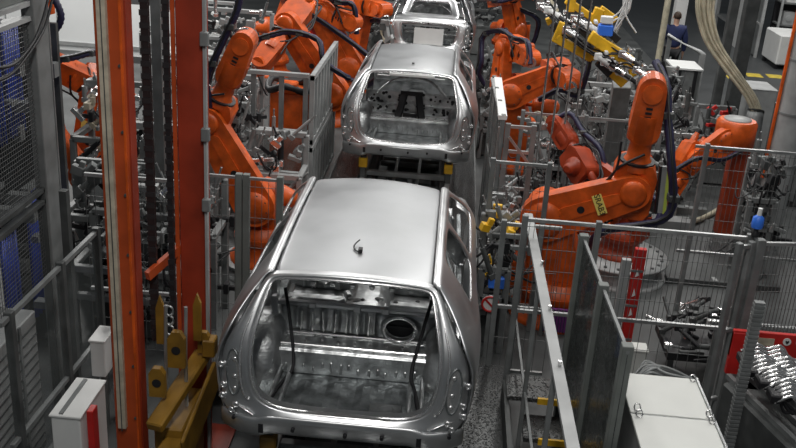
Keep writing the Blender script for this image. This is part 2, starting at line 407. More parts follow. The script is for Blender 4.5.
    for k in range(9): mb.lathe(G(-.5+.125*k, .84, .315), (0, 0, 1), [(.014, 0), (.012, .01)], 8)
    mb.build('ledge_highlight', 'bright', root, bevel=.006)  # bright strips and studs paint highlights along the ledge
    m = MB()
    m.b2(G(-.72, .75, .0), G(.72, 3.0, .03)); rows = []
    for y in [.95+.25*k for k in range(9)]:
        rows.append([G(x, y, z) for x, z in ((-.22, .03), (-.16, .16), (-.1, .22), (.1, .22), (.16, .16), (.22, .03))])
    m.grid(rows, True)
    for y in (1.25, 1.62, 1.95, 2.35): m.b2(G(-.72, y, .03), G(-.2, y+.1, .12)); m.b2(G(.2, y, .03), G(.72, y+.1, .12))
    for k in range(46):
        x = random.uniform(-.68, .68); y = random.uniform(1.0, 2.7)
        m.box(G(x, y, .08+random.uniform(0, .1)*(1 if abs(x) < .25 else .5)), (random.uniform(.03, .12), random.uniform(.02, .08), random.uniform(.02, .09)), Matrix.Rotation(random.uniform(0, 3), 3, 'Z'))
    m.b2(G(-.72, 2.98, .02), G(.72, 3.04, .6))
    m.build('cabin_floor', 'stamped', root, bevel=.01)
    m = MB()
    m.bar(G(-.68, 2.93, .5), G(.68, 2.93, .5), .06, .3); m.b2(G(-.7, 2.95, .55), G(.7, 3.15, .64))
    m.build('dash_beam', 'stamped', root, bevel=.01)
    mk = MB()
    for k in range(26):
        x = random.uniform(-.6, .6); y = random.uniform(1.0, 2.6)
        mk.nx().lathe(G(x, y, .12 if abs(x) > .2 else .225), (0, 0, 1), [(random.uniform(.015, .04), 0), (.012, .008)], 10)
    mk.each('floor_hole', 'black', root)
    if kind == 'wagon':
        # ribbed bulkhead with the big round opening
        cxh, czh, rh = .34, .42, .115; Y = .97
        m = MB(); n = 32; outer = []; inner = []
        x0_, x1_, z0_, z1_ = .14, .62, .31, .55
        for k in range(n):
            a = 2*math.pi*k/n; ca, sa = math.cos(a), math.sin(a)
            s_ = min(((x1_-cxh) if ca > 0 else (cxh-x0_))/max(abs(ca), 1e-6), ((z1_-czh) if sa > 0 else (czh-z0_))/max(abs(sa), 1e-6))
            outer.append(G(cxh+ca*s_, Y+.0, czh+sa*s_)); inner.append(G(cxh+ca*(rh+.02), Y-.02, czh+sa*(rh*.9+.0)))
        inner2 = [p+V((0, .05, 0)) for p in inner]
        m.grid([outer, inner, inner2], True, None, True)
        rows = []
        for z in [.31+.03*k for k in range(9)]:
            rows.append([G(x, Y-.022*max(0, math.sin((x+.6)*math.pi*2/.105))*(1 if .34 < z < .53 else 0), z) for x in [-.60+.74*k/70 for k in range(71)]])
        m.grid(rows, True); m.build('ribbed_bulkhead', 'stamped', root, solid=.008)
        MB().prism([(rh*1.02*math.cos(2*math.pi*k/20), rh*.92*math.sin(2*math.pi*k/20)) for k in range(20)], G(cxh, Y+.05, czh), (1, 0, 0), (0, 0, 1), .01).b2(G(cxh-.1, Y+.03, czh-.02), G(cxh+.1, Y+.045, czh-.005)).build('hole_shade', 'black', root)  # black disc paints the shade inside the round opening, with its crossbar
        m = MB()
        for k in range(8): m.nx().bar(G(-.52+.088*k, Y-.035, .35), G(-.52+.088*k+random.uniform(-.01, .01), Y-.035, .52), .010, .012)
        m.each('rib_highlight', 'bright', root)  # bright bars put the highlights of the bulkhead ribs into the material
        MB().tube([G(cxh+math.cos(2*math.pi*k/24)*(rh+.012), Y-.03, czh+math.sin(2*math.pi*k/24)*(rh*.92)) for k in range(24)], .017, 8, True).build('round_opening_rim', 'bright', root)
        m = MB(); m.b2(G(-.64, .94, .55), G(.64, 1.0, .585)); m.tube([G(-.62, .95, .325), G(.62, .95, .325)], .014, 8)
        for x in (-.62, .62): m.bar(G(x, .96, .3), G(x*1.05, .96, .62), .05, .06)
        for x in (-.35, .0, .22): m.box(G(x, .93, .575), (.06, .03, .05))
        m.build('bulkhead_beam', 'sheet', root, bevel=.008)
        m = MB(); m.nx().tube(bez([G(-.56, .16, .14), G(-.50, .5, .13), G(-.44, .64, .2), G(-.5, .8, .5), G(-.56, .9, .72)], 18), .014, 6)
        m.nx().tube(bez([G(.55, .16, .14), G(.5, .5, .15), G(.46, .64, .22), G(.52, .8, .5), G(.57, .9, .72)], 18), .014, 6)
        m.each('wiring_harness', 'rubber', root)
    else:
        m = MB()
        for sg in (1, -1):
            m.bar(G(sg*.17, .80, .32), G(sg*.10, .97, .62), .09, .05)
        m.b2(G(-.16, .96, .60), G(.16, .99, .66)); m.b2(G(-.1, .84, .3), G(.1, .9, .36))
        m.build('centre_support', 'rubber', root)
        m = MB(); m.tube(bez([G(-.5, 1.0, .6), G(-.28, 1.0, .8), G(0, 1.0, .86), G(.28, 1.0, .8), G(.5, 1.0, .6)], 20), .02, 8)
        m.b2(G(-.66, 1.0, .3), G(.66, 1.03, .64)); m.b2(G(-.62, .93, .3), G(.62, 1.0, .33)); m.b2(G(-.62, .96, .44), G(-.2, 1.0, .47)); m.b2(G(.2, .96, .44), G(.62, 1.0, .47))
        for k in range(24): m.lathe(G(random.uniform(-.6, .6), 1.0, random.uniform(.34, .54)), (0, -1, 0), [(random.uniform(.01, .03), 0), (.01, .012)], 8)
        m.build('seat_back_panel', 'stamped', root, bevel=.006)
        m = MB()
        for k in range(55): m.nx().lathe(G(random.uniform(-.6, .6), 1.0, random.uniform(.33, .62)), (0, -1, 0), [(random.uniform(.012, .032), 0), (.01, .014)], 8)
        m.each('panel_hole', 'black', root)
    if sedan:
        # rear window surround, rear shelf
        rw = [(-.55, .40, .70), (.55, .40, .70), (.60, .46, .72), (.50, .85, .97), (.42, .93, 1.03), (-.42, .93, 1.03), (-.50, .85, .97), (-.60, .46, .72)]
        iw = [(-.43, .50, .74), (.43, .50, .74), (.45, .55, .77), (.38, .80, .94), (.34, .84, .96), (-.34, .84, .96), (-.38, .80, .94), (-.45, .55, .77)]
        MB().grid([[G(*p) for p in rw], [G(*p) for p in iw], [G(p[0]*.98, p[1]+.03, p[2]-.05) for p in iw]], True, None, True).build('rear_window_frame', 'sheet', root)
        rows = []
        for y, z in ((.16, .52), (.14, .62), (.20, .68), (.32, .70), (.45, .715)):
            rows.append([G(x, y+.05*(x/.8)**2, z) for x in [-.78+1.56*k/16 for k in range(17)]])
        MB().grid(rows).build('trunk_lid', 'sheet', root, sub=1, solid=.02)
        for sg in (1, -1):
            MB().grid([[G(sg*.835, y, .66), G(sg*.72, y+.1, .74), G(sg*.58, y+.25, lerp(.74, 1.0, max(0, y-.2)/.7))] for y in (.2, .45, .7, .9)]).build('rear_quarter', 'sheet', root)
        MB().b2(G(-.3, .13, .17), G(.3, .15, .5)).build('back_panel', 'white', root)
        MB().lathe(G(-.02, .15, .6), (0, -1, 0), [(.02, 0), (.02, .03)], 10).build('lid_lock_hole', 'black', root)
    else:
        m = MB(); m.b2(G(-.30, .36, 1.01), G(.32, .39, 1.045)); m.b2(G(-.46, .37, 1.0), G(-.30, .40, 1.01)); m.b2(G(.32, .37, 1.0), G(.46, .40, 1.01))
        if kind == 'open': m.build('tailgate_hinge_beam', 'white', root, bevel=.004)
        m = MB()
        for k in range(7): m.nx().lathe(G(-.42+.14*k, .44, 1.01), (0, -1, -.3), [(.022, 0), (.018, .02)], 10)
        m.each('header_bracket', 'stamped', root)
    # front rails
    m = MB()
    for sg in (1, -1): m.bar(G(sg*.45, 3.0, .25), G(sg*.45, 3.95, .25), .1, .12)
    m.b2(G(-.6, 3.93, .2), G(.6, 3.99, .3)); m.build('front_rail', 'sheet', root, bevel=.01)
    MB().b2(G(-.6, .1, -.005), G(.6, .14, .05)).build('tow_beam', 'stamped_dark', root)
    return root
car('bare silver wagon body nearest the camera, round hole in its inner bulkhead', -.56, 5.62, 'wagon')
car('bare silver hatchback body second in the line, white bar across its tailgate opening', -.52, 12.35, 'open', 2.2)
car('bare silver saloon body farthest up the line with closed boot panel', -.50, 19.3, 'sedan')
# ================================================================= CONVEYOR
t = thing('conveyor', 'dark roller conveyor with steel rails running under the car bodies', 'conveyor', (-.5, 14, 0))
for x in (-1.03, .03): MB().b2((x-.05, 3.6, .22), (x+.05, 27, .42)).build('rail', 'grey_dark', t, bevel=.01)
for x in (-.68, -.34): MB().b2((x-.02, 3.6, .30), (x+.02, 27, .38)).build('guide_rail', 'alu', t)
for k in range(44):
    y = 4.1+.52*k; MB().cone((-.95, y, .27), (-.05, y, .27), .045, n=12).build('roller', 'grey', t)
m = MB()
for k in range(24): m.b2((-1.08, 3.9+k, 0), (-.98, 4.0+k, .24)); m.b2((-.02, 3.9+k, 0), (.08, 4.0+k, .24))
m.build('leg', 'grey_dark', t)
m = MB()
for k in range(11):
    y = 4.5+2*k; m.nx().b2((-.95, y, .06), (-.05, y+.35, .2)); m.b2((-.8, y+.6, .1), (-.5, y+1.0, .24)); m.b2((-.42, y+.7, .1), (-.15, y+.95, .26))
m.each('drive_unit', 'grey', t, bevel=.01)
for nm, oy in (('nearest', 5.62), ('second', 12.35), ('farthest', 19.3)):
    t = thing('transport_skid', 'steel skid with yellow support pads under the %s car body' % nm, 'skid', (-.5, oy+2, .42), 'transport skids under the car bodies')
    for x in (-1.10, .09): MB().b2((x-.035, oy-.35, .42), (x+.035, oy+4.4, .52)).build('runner', 'alu', t, bevel=.006)
    for y in (.5, 3.2): MB().b2((-1.1, oy+y, .44), (.1, oy+y+.08, .51)).build('cross_tube', 'alu', t, bevel=.006)
    for x in (-1.10, .09):
        for y in (.18, 3.0):
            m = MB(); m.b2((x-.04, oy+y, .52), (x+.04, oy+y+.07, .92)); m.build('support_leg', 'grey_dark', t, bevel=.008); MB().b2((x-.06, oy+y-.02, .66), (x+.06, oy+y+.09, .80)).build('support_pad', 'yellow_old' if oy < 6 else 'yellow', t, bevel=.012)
# grated walkways
def walkway(label, x0, x1, y0, y1, z):
    t = thing('walkway', label, 'walkway', ((x0+x1)/2, (y0+y1)/2, 0))
    MB().b2((x0, y0, z-.04), (x1, y1, z)).build('deck', 'tread', t)
    m = MB()
    for y in (y0+.1, (y0+y1)/2, y1-.1): m.b2((x0+.03, y-.03, 0), (x0+.09, y+.03, z-.04)); m.b2((x1-.09, y-.03, 0), (x1-.03, y+.03, z-.04))
    m.build('support', 'grey_dark', t); MB().b2((x0-.02, y0, z-.08), (x0, y1, z+.02)).b2((x1, y0, z-.08), (x1+.02, y1, z+.02)).build('edge_trim', 'grey', t)
walkway('steel tread plate walkway right of the nearest car body', .34, .76, 4.2, 8.0, .3)
walkway('steel tread plate walkway between second car body and right fence', .16, .5, 8.6, 19, .25)
walkway('steel tread plate walkway left of the nearest car body', -1.98, -1.50, 7.15, 7.9, .3)
walkway('steel tread plate walkway left of the second car body', -1.62, -1.25, 10.1, 18, .25)
walkway('short tread plate step at the left rear corner of nearest car', -1.72, -1.4, 4.9, 5.9, .3)
# chequer stairs right of the car
t = thing('access_steps', 'small grated steps with yellow nosings beside the leaning white rail', 'steps', (.95, 7.0, 0))
for k, (y, z) in enumerate([(7.05, .55), (6.7, .38), (6.35, .2)]):
    MB().b2((.72 if k == 0 else .86, y, z-.04), (1.25, y+.36, z)).build('tread_plate', 'tread', t)
    MB().b2((.98, y-.012, z-.05), (1.25, y+.012, z+.006)).build('nosing', 'yellow', t)
m = MB(); m.b2((.70, 6.3, 0), (.74, 7.4, .5)); m.b2((1.25, 6.3, 0), (1.29, 7.4, .5)); m.build('stringer', 'grey_dark', t)
t = thing('pit_cover', 'dark steel pit cover on the floor before the grated steps', 'cover', (1.0, 5.5, 0))
MB().b2((.79, 4.6, 0), (1.28, 6.1, .05)).build('plate', 'grey_dark', t); m = MB()
for k in range(6): m.b2((.80, 4.7+.24*k, .05), (1.27, 4.72+.24*k, .07))
m.build('rib', 'grey', t)
t = thing('hazard_post', 'yellow and black striped post between nearest car and right fence', 'post', (.84, 9.95, 0))
MB().b2((.82, 9.93, 0), (.86, 9.97, .62)).build('shaft', 'hazard', t); MB().b2((.79, 9.9, 0), (.89, 10.0, .02)).build('foot', 'grey', t)
# ================================================================= ORANGE COLUMNS
def column(label, x0, x1, y, cm, sm):
    t = thing('gantry_column', label, 'column', ((x0+x1)/2, y, 0), 'tall orange gantry columns')
    MB().b2((x0, y, 0), (x1, y+.16, 4.75)).build('mast', cm, t, bevel=.008)
    return t
t = column('tall orange gantry column with a cream guide strip, left of the other', -2.31, -2.115, 6.0, 'column_orange', 0)
MB().b2((-2.275, 5.96, .62), (-2.215, 6.0, 4.7)).build('guide_strip', 'cream', t); MB().b2((-2.248, 5.955, .6), (-2.242, 5.962, 4.7)).build('strip_groove', 'grey_dark', t)
MB().b2((-2.14, 5.985, .4), (-2.125, 6.0, 4.7)).build('edge_rib', 'orange', t)
MB().b2((-2.115, 6.02, 0), (-2.105, 6.14, 4.7)).build('side_flange', 'column_red', t)
m = MB()
for k in range(9): m.lathe((-2.15, 6.0, .7+.45*k), (0, -1, 0), [(.012, 0), (.01, .012)], 6)
m.build('bolt', 'grey_dark', t)
MB().b2((-2.4, 5.85, 0), (-1.9, 6.4, .03)).build('base_plate', 'column_red', t)
t = column('tall dark red gantry column nearer to the car body', -1.955, -1.76, 6.6, 'column_red', 0)
MB().b2((-1.755, 6.58, 0), (-1.735, 6.63, 4.7)).build('edge_strip', 'grey_light', t)
for z in (2.2, 2.75, 3.45, 4.1): MB().b2((-1.77, 6.55, z), (-1.71, 6.6, z+.1)).build('hinge_block', 'grey', t, bevel=.006)
MB().b2((-1.985, 6.585, 0), (-1.955, 6.6, 4.7)).build('edge_rib', 'column_orange', t)
MB().b2((-2.1, 6.5, 0), (-1.6, 7.0, .03)).build('base_plate', 'column_red', t)
m = MB(); m.bar((-1.93, 6.70, 1.88), (-2.12, 6.3, 1.75), .04, .07); m.build('diagonal_strut', 'column_orange', t)
# hanging chains and rods between them
for lab, x, y, w in (('thick black lift chain hanging beside the orange column with the cream strip', -2.11, 6.42, .055), ('thin black lift chain hanging next to the dark red column', -1.965, 6.42, .036)):
    t = thing('lift_chain', lab, 'chain', (x, y, 1.0), 'black lift chains between the columns')
    m = MB(); m.b2((x-w/2, y-.02, 1.15), (x+w/2, y+.02, 4.75)); m.build('belt', 'black', t)
    m = MB()
    for k in range(40): m.nx().b2((x-w/2-.006, y-.026, 1.2+.088*k), (x+w/2+.006, y-.02, 1.24+.088*k))
    m.each('link', 'rubber', t)
# yellow lift carriage
t = thing('lift_carriage', 'yellow lift carriage with bored lugs between the two columns', 'lift', (-1.85, 6.1, 0))
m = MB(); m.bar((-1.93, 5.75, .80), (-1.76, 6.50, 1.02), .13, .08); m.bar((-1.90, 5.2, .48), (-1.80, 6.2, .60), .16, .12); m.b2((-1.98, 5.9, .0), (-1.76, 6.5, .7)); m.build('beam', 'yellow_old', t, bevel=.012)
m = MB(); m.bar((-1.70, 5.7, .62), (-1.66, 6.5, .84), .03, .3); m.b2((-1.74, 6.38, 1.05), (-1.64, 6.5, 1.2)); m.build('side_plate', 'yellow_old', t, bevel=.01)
def lug(c, w, h, r):
    x, y, z = c
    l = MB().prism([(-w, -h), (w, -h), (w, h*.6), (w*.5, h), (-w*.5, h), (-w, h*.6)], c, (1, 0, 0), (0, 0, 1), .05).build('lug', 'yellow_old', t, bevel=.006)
    MB().cone((x, y-.03, z), (x, y-.027, z), r, n=16).build('bore', 'black', l)
lug((-1.955, 5.95, 1.07), .06, .12, .034); lug((-1.85, 6.1, 1.27), .065, .15, .034); lug((-1.73, 6.42, 1.17), .045, .09, .02)
MB().prism([(-.03, -.2), (.03, -.2), (.03, .12), (0, .2), (-.03, .1)], (-2.0, 6.2, 1.45), (1, 0, 0), (0, 0, 1), .03).build('guide_horn', 'yellow_old', t)
MB().prism([(-.03, -.2), (.03, -.2), (.03, .12), (0, .2), (-.03, .1)], (-1.76, 6.35, 1.42), (1, 0, 0), (0, 0, 1), .03).build('guide_horn', 'yellow_old', t)
for x in (-1.95, -1.80): MB().tube([(x, 6.15, .75), (x, 6.15, 1.2), (x+.01, 6.15, 1.6)], .014, 8).build('tie_rod', 'alu', t)
for z in (1.3, 1.38, 1.46, 1.54): MB().tube([(-1.925+.03*math.cos(a), 6.18, z+.04*math.sin(a)) for a in [2*math.pi*k/10 for k in range(10)]], .009, 5, True).build('shackle', 'alu', t)
# grey frame post seen between the columns
t = thing('frame_post', 'grey steel frame post seen between the two gantry columns', 'post', (-3.0, 9.5, 0))
MB().b2((-3.05, 9.45, 0), (-2.95, 9.55, 3.4)).build('shaft', 'grey', t); m = MB()
for z in (1.2, 1.9, 2.6, 3.2): m.b2((-3.3, 9.46, z), (-2.7, 9.54, z+.07))
m.build('cross_arm', 'grey_light', t)
# ================================================================= FENCES
def fence(label, A, B, z0, z1, posts, sp=.05, sh=.2, wr=.0022, rail=.03, railm='alu', postm='grey', topw=None, panel=None, group='wire mesh safety fences', rails=(0., 1.), pw=.05, name='safety_fence', postz=0., post_extra=.04):
    A = V((*A, 0)); B = V((*B, 0)); L = (B-A).length; d = (B-A)/L
    t = thing(name, label, 'fence', tuple((A+B)/2), group)
    for s_ in posts:
        p = A + d*(L*s_); m = MB().box((p.x, p.y, (postz+z1+post_extra)/2), (pw, pw, z1+post_extra-postz), Matrix.Rotation(math.atan2(d.y, d.x), 3, 'Z')); m.build('post', postm, t, bevel=.004)
    for q in rails:
        z = lerp(z0, z1, q); tw = topw if (topw and q == 1.) else rail
        MB().bar(A+V((0, 0, z)), B+V((0, 0, z)), tw, rail).build('rail', railm, t)
    if panel:
        MB().bar(A+V((0, 0, (z0+z1)/2)), B+V((0, 0, (z0+z1)/2)), .006, z1-z0-.04).build('clear_panel', panel, t)
    if sp:
        m = MB(); n = max(1, int(L/sp))
        for k in range(n+1):
            p = A + d*(L*k/n); m.bar(p+V((0, 0, z0)), p+V((0, 0, z1)), wr*2)
        k = 0; z = z0
        while z < z1: m.bar(A+V((0, 0, z)), B+V((0, 0, z)), wr*2); z += sh
        m.build('mesh_panel', 'wire', t)
    return t
f = fence('long mesh fence in front of the big right robot, over the red post', (.74, 7.55), (2.62, 7.55), 1.12, 1.98, (0, .33, 1), railm='alu', sp=.042)
f = fence('lower mesh fence bay below the long fence on the right', (1.32, 7.6), (2.60, 7.6), .25, 1.08, (0,), sp=.09, sh=.28, rails=(0.,))
f = fence('mesh gate panel with sturdy post beside the gripper parts', (2.68, 7.45), (3.6, 7.6), .9, 1.98, (0, 1), sp=.032, sh=.16, pw=.07, postm='grey')
t = thing('signal_lamp', 'small blue signal lamp on top of the fence gate post', 'lamp', (2.64, 7.5, 2.02)); MB().lathe((2.64, 7.5, 2.02), (0, 0, 1), [(.03, 0), (.035, .03), (.02, .05), (.02, .08)], 12).build('socket', 'black', t)
MB().lathe((2.64, 7.5, 2.10), (0, 0, 1), [(.045, 0), (.05, .03), (.045, .09), (.02, .11)], 12).build('blue_lens', 'blue_bright', t); MB().lathe((2.64, 7.5, 2.21), (0, 0, 1), [(.02, 0), (.018, .06)], 10).build('white_cap', 'white', t)
fence('farther mesh fence in front of the robot with tall orange pedestal', (2.75, 10.2), (4.35, 10.2), .75, 2.0, (.08, 1), sp=.05, sh=.2, railm='alu')
fence('mesh fence corner behind the big right robot and grey post', (1.0, 12.2), (2.65, 12.2), .5, 1.7, (0, .5, 1), sp=.09, sh=.3)
fence('wire fence with steel frame left of the big right robot', (.52, 9.35), (1.10, 9.35), .3, 1.9, (0, 1), sp=.07, sh=.22)
fence('low frame fence close to the right flank of nearest car', (.60, 8.0), (1.12, 8.0), .25, 1.75, (0,), sp=.09, sh=.35, rails=(0., .45, 1.))
# leaning white handrail
t = fence('fence with broad pale top rail between grated steps and car', (.82, 8.15), (.86, 4.2), .2, 1.80, (0, .34, .68, 1), sp=0, topw=.075, rails=(1.,), railm='grey_light', postm='grey', pw=.035, post_extra=-.03)
MB().bar((.82, 8.1, .75), (.86, 4.2, .75), .02).build('rail', 'grey', t)
for y in (7.0, 6.2, 5.4): MB().lathe((.86, y, 1.82), (0, 0, 1), [(.012, 0), (.014, .03)], 8).build('clamp_screw', 'bright', t)
# smoked panels
t = fence('dark panel fence just left of the white-topped cabinet', (1.23, 7.42), (1.30, 5.5), .1, 1.90, (0, .5, .98), sp=0, panel='smoked', rails=(1.,), rail=.022, pw=.075, postm='grey_green', railm='grey')
fence('mesh fence with a double post between dark red column and nearest car', (-2.10, 8.0), (-1.42, 8.0), .1, 1.98, (.42, .52, .97), sp=.06, sh=.3, pw=.06, postm='grey_green', rail=.025)
# left of second car: white slatted screen
t = thing('slatted_screen', 'pale grey slatted screen left of the second car body', 'screen', (-1.7, 13.2, 0), 'pale screens flanking the second car')
xs, y0, y1 = -1.78, 12.1, 14.5
for za_, zb_ in ((.15, 1.02), (1.06, 2.0)):
    MB().b2((xs-.03, y0, zb_-.07), (xs+.03, y1, zb_)).b2((xs-.03, y0, za_), (xs+.03, y1, za_+.06)).build('rail', 'grey_light', t)
    for k in range(9):
        y = lerp(y0, y1-.06, k/8); MB().b2((xs-.028, y, za_), (xs+.028, y+.07, zb_-.01)).build('slat', 'grey_light', t)
    MB().b2((xs-.035, y0, za_), (xs-.029, y1, zb_)).build('backing_sheet', 'grey', t)
# front frame of that cell
t = thing('cell_frame', 'grey cell frame with uprights joined to the slatted screen', 'frame', (-2.2, 12.1, 0))
for x in (-2.55, -2.18, -1.86): MB().b2((x-.03, 12.05, 0), (x+.03, 12.11, 2.0)).build('upright', 'grey', t)
for z in (.5, 1.2, 1.97): MB().b2((-2.6, 12.04, z), (-1.82, 12.12, z+.05)).build('crossbar', 'grey_light', t)
MB().b2((-2.5, 12.2, .1), (-1.86, 12.22, 1.2)).build('clear_panel', 'screen_grey', t)
# right of second car
t = fence('tall narrow screen with bright white top bar right of second car', (.60, 12.75), (.66, 10.75), .15, 2.0, (0, .33, .66, 1), sp=.12, sh=.4, topw=.09, rails=(0., .5, 1.), railm='alu', panel='screen_grey', group='pale screens flanking the second car')
MB().b2((.60, 10.72, 1.98), (.70, 12.72, 2.03)).build('white_cap', 'white', t)
for k in range(4): MB().bar((.62, 12.6-.5*k, .2), (.62, 12.2-.5*k, 1.9), .02).build('brace', 'alu', t)
t = thing('cell_frame', 'grey tube frame beside the white-capped screen on the right', 'frame', (.95, 10.7, 0))
for x in (.72, 1.02): MB().b2((x-.03, 10.66, 0), (x+.03, 10.72, 1.95)).build('upright', 'grey', t)
for z in (.4, .75, 1.15, 1.6, 1.9): MB().b2((.72, 10.67, z), (1.02, 10.71, z+.035)).build('crossbar', 'alu', t)
MB().bar((.74, 10.66, 1.2), (1.0, 10.66, .8), .035).bar((.74, 10.66, 1.8), (1.0, 10.66, 1.5), .03).build('brace', 'alu', t)
# left: big cage, blue things behind
t = thing('mesh_enclosure', 'large grey wire mesh enclosure at the left edge', 'enclosure', (-3.3, 6.5, 0))
X = -3.2
for y in (7.0, 4.9): MB().b2((X-.05, y, 0), (X+.05, y+.24 if y > 6 else y+.08, 4.4)).build('post', 'grey', t, bevel=.006)
for z in (1.98, 2.08, 3.45, 3.56): MB().b2((X-.03, 4.95, z), (X+.03, 7.0, z+.035)).build('rail', 'grey_light' if z > 3 else 'grey_dark', t)
for za_, zb_ in ((1.34, 1.98), (2.12, 3.45)):
    m = MB(); k = 5.0
    while k < 7.0: m.bar((X, k, za_), (X, k, zb_), .0036); k += .036
    z = za_
    while z < zb_: m.bar((X, 5.0, z), (X, 7.0, z), .0036); z += .036
    m.build('mesh_panel', 'wire', t)
MB().b2((X-.02, 4.95, 3.6), (X, 7.0, 4.4)).build('solid_panel', 'grey_green', t)
for x in (-3.2, -3.02): MB().b2((x-.03, 6.98, 0), (x+.03, 7.05, 2.1)).build('door_post', 'grey_dark', t)
MB().b2((-3.17, 7.27, 1.0), (-3.155, 7.285, 4.4)).build('edge_bead', 'alu', t)
for lab, x, y, z0, z1 in (('blue plastic drape inside the mesh enclosure, upper', -3.7, 7.2, 2.3, 3.3), ('blue plastic drape inside the mesh enclosure, beside the orange piece', -3.72, 7.6, 2.3, 3.25), ('lower blue drape seen through the mesh beneath its middle rail', -3.7, 7.75, .5, 1.75), ('lower blue drape nearest the left photo edge', -3.72, 7.25, .4, 1.5)):
    t = thing('blue_drape', lab, 'drape', (x, y, z0), 'blue drapes in the mesh enclosure')
    rows = [[(x+.03*math.sin(k*1.9), y+.025*k, z) for k in range(14)] for z in (z0, (z0+z1)/2, z1)]
    MB().grid(rows).build('sheet', 'blue', t, solid=.01); MB().b2((x-.03, y, z1), (x+.03, y+.33, z1+.04)).build('hanging_bar', 'grey', t)
t = thing('control_arm', 'orange control arm hanging behind the upper mesh', 'arm', (-3.5, 6.95, 2.6)); MB().b2((-3.55, 6.9, 2.75), (-3.47, 7.0, 3.3)).build('housing', 'orange', t, bevel=.02); MB().cone((-3.51, 6.95, 2.55), (-3.51, 6.95, 2.76), .03).build('rod', 'bright', t)
t = thing('valve_rack', 'grey valve rack standing behind the mesh enclosure', 'rack', (-3.9, 7.8, 0))
m = MB()
for k in range(50): m.nx().box((-3.9+random.uniform(-.3, .4), 7.8+random.uniform(-.3, .4), random.uniform(.2, 3.0)), (random.uniform(.04, .2), .1, random.uniform(.03, .15)))
m.each('valve', 'grey', t); MB().b2((-4.2, 8.2, 0), (-3.5, 8.25, 3.2)).build('back_plate', 'grey_dark', t)
# glazed fence lower left
t = fence('low clear-panelled fence with sloping grey rail at lower left', (-2.90, 7.33), (-2.93, 5.6), .2, 1.62, (0, .42, .92), sp=0, panel='glass', rails=(1., .0, .3), rail=.035, pw=.06, postm='grey_dark', railm='grey')
t = thing('fence_stub', 'short double grey upright behind the clear-panelled fence', 'post', (-2.62, 7.0, 0))
for x in (-2.66, -2.60): MB().b2((x-.02, 6.98, 0), (x+.02, 7.03, 1.35)).build('upright', 'grey', t)
fence('grey tube fence crossing behind the cream striped column', (-3.12, 7.7), (-2.2, 7.7), .3, 2.0, (.25, .45, 1), sp=.08, sh=.3, rails=(1., .35), railm='grey_light', postm='grey')
# louvred cabinet
t = thing('louvred_cabinet', 'white cabinet with slanting louvres at the lower left corner', 'cabinet', (-3.45, 6.1, 0))
MB().b2((-3.75, 5.0, 0), (-3.11, 6.52, 1.26)).build('body', 'grey_light', t, bevel=.01)
for k in range(14): MB().b2((-3.11, 5.02, .04+.085*k), (-3.10, 6.5, .05+.085*k)).build('louvre', 'grey_dark', t)
MB().b2((-3.112, 6.2, 0), (-3.095, 6.23, 1.26)).build('joint_strip', 'grey', t)
# white boxes
def box_thing(name, label, cat, a, b, mt, lid=True, group=None):
    t = thing(name, label, cat, ((a[0]+b[0])/2, (a[1]+b[1])/2, a[2]), group)
    MB().b2(a, (b[0], b[1], b[2]-(.02 if lid else 0))).build('body', mt, t, bevel=.008)
    if lid: MB().b2((a[0]-.01, a[1]-.01, b[2]-.02), (b[0]+.01, b[1]+.01, b[2])).build('lid', mt, t, bevel=.004)
    return t
t = box_thing('junction_cabinet', 'waist-high white cabinet left of the cream striped column', 'cabinet', (-2.72, 5.8, 0), (-2.50, 6.32, .8), 'white')
MB().b2((-2.66, 5.81, .8), (-2.63, 6.3, .812)).build('lid_groove', 'grey', t); MB().b2((-2.47, 5.85, 0), (-2.42, 5.95, .82)).build('red_post', 'red', t, bevel=.005)
t = box_thing('terminal_box', 'small white box with papers on top near the clear fence', 'box', (-2.78, 6.75, .55), (-2.66, 7.0, .9), 'white')
MB().b2((-2.74, 6.84, 0), (-2.70, 6.9, .55)).build('stand', 'grey', t)
# ================================================================= WHITE CABINET RIGHT
t = thing('equipment_cabinet', 'big white-topped cabinet with loop fittings at bottom right', 'cabinet', (1.8, 5.6, 0))
MB().b2((1.50, 4.6, 0), (2.06, 6.46, 1.17)).build('body', 'grey_light', t, bevel=.01)
MB().b2((1.49, 5.92, 1.17), (2.07, 6.48, 1.2)).build('top_panel', 'cabinet_white', t, bevel=.004)
MB().b2((1.49, 4.6, 1.17), (2.07, 5.90, 1.2)).build('top_panel', 'cabinet_white', t, bevel=.004)
MB().b2((1.49, 5.9, 1.165), (2.07, 5.92, 1.192)).build('joint_strip', 'alu', t)
MB().b2((2.07, 4.6, 1.16), (2.085, 6.48, 1.215)).build('edge_profile', 'alu', t)
for x, y in ((1.54, 5.95), (1.54, 5.87), (2.05, 5.95), (2.05, 5.87), (2.04, 6.44)):
    MB().tube([(x+.022*math.cos(a), y+.012*math.sin(a), 1.225+.025*math.sin(a)) for a in [2*math.pi*k/12 for k in range(12)]], .006, 6, True).build('loop_fitting', 'bright', t)
t = thing('cable_coil', 'heap of grey cables behind the big white-topped cabinet', 'cables', (1.95, 6.7, .0))
m = MB()
for k in range(7): m.tube(bez([(1.62+random.uniform(0, .1), 6.62, 1.0+random.uniform(0, .1)), (1.75, 6.6+.03*k, 1.15), (1.9, 6.62+random.uniform(0, .1), 1.05+random.uniform(0, .12)), (2.1, 6.65, 1.1)], 12), .012, 5)
m.build('cable', 'grey', t); MB().b2((1.6, 6.6, 0), (2.1, 6.8, 1.0)).build('tray', 'grey_dark', t)
t = thing('barrier_post', 'red guard plate on a white post left of the grey box', 'post', (1.85, 8.0, 0))
MB().b2((1.80, 7.98, 0), (1.90, 8.04, 1.62)).build('red_plate', 'red', t, bevel=.004); MB().b2((1.70, 7.99, .0), (1.78, 8.05, 1.50)).build('white_post', 'grey_light', t)
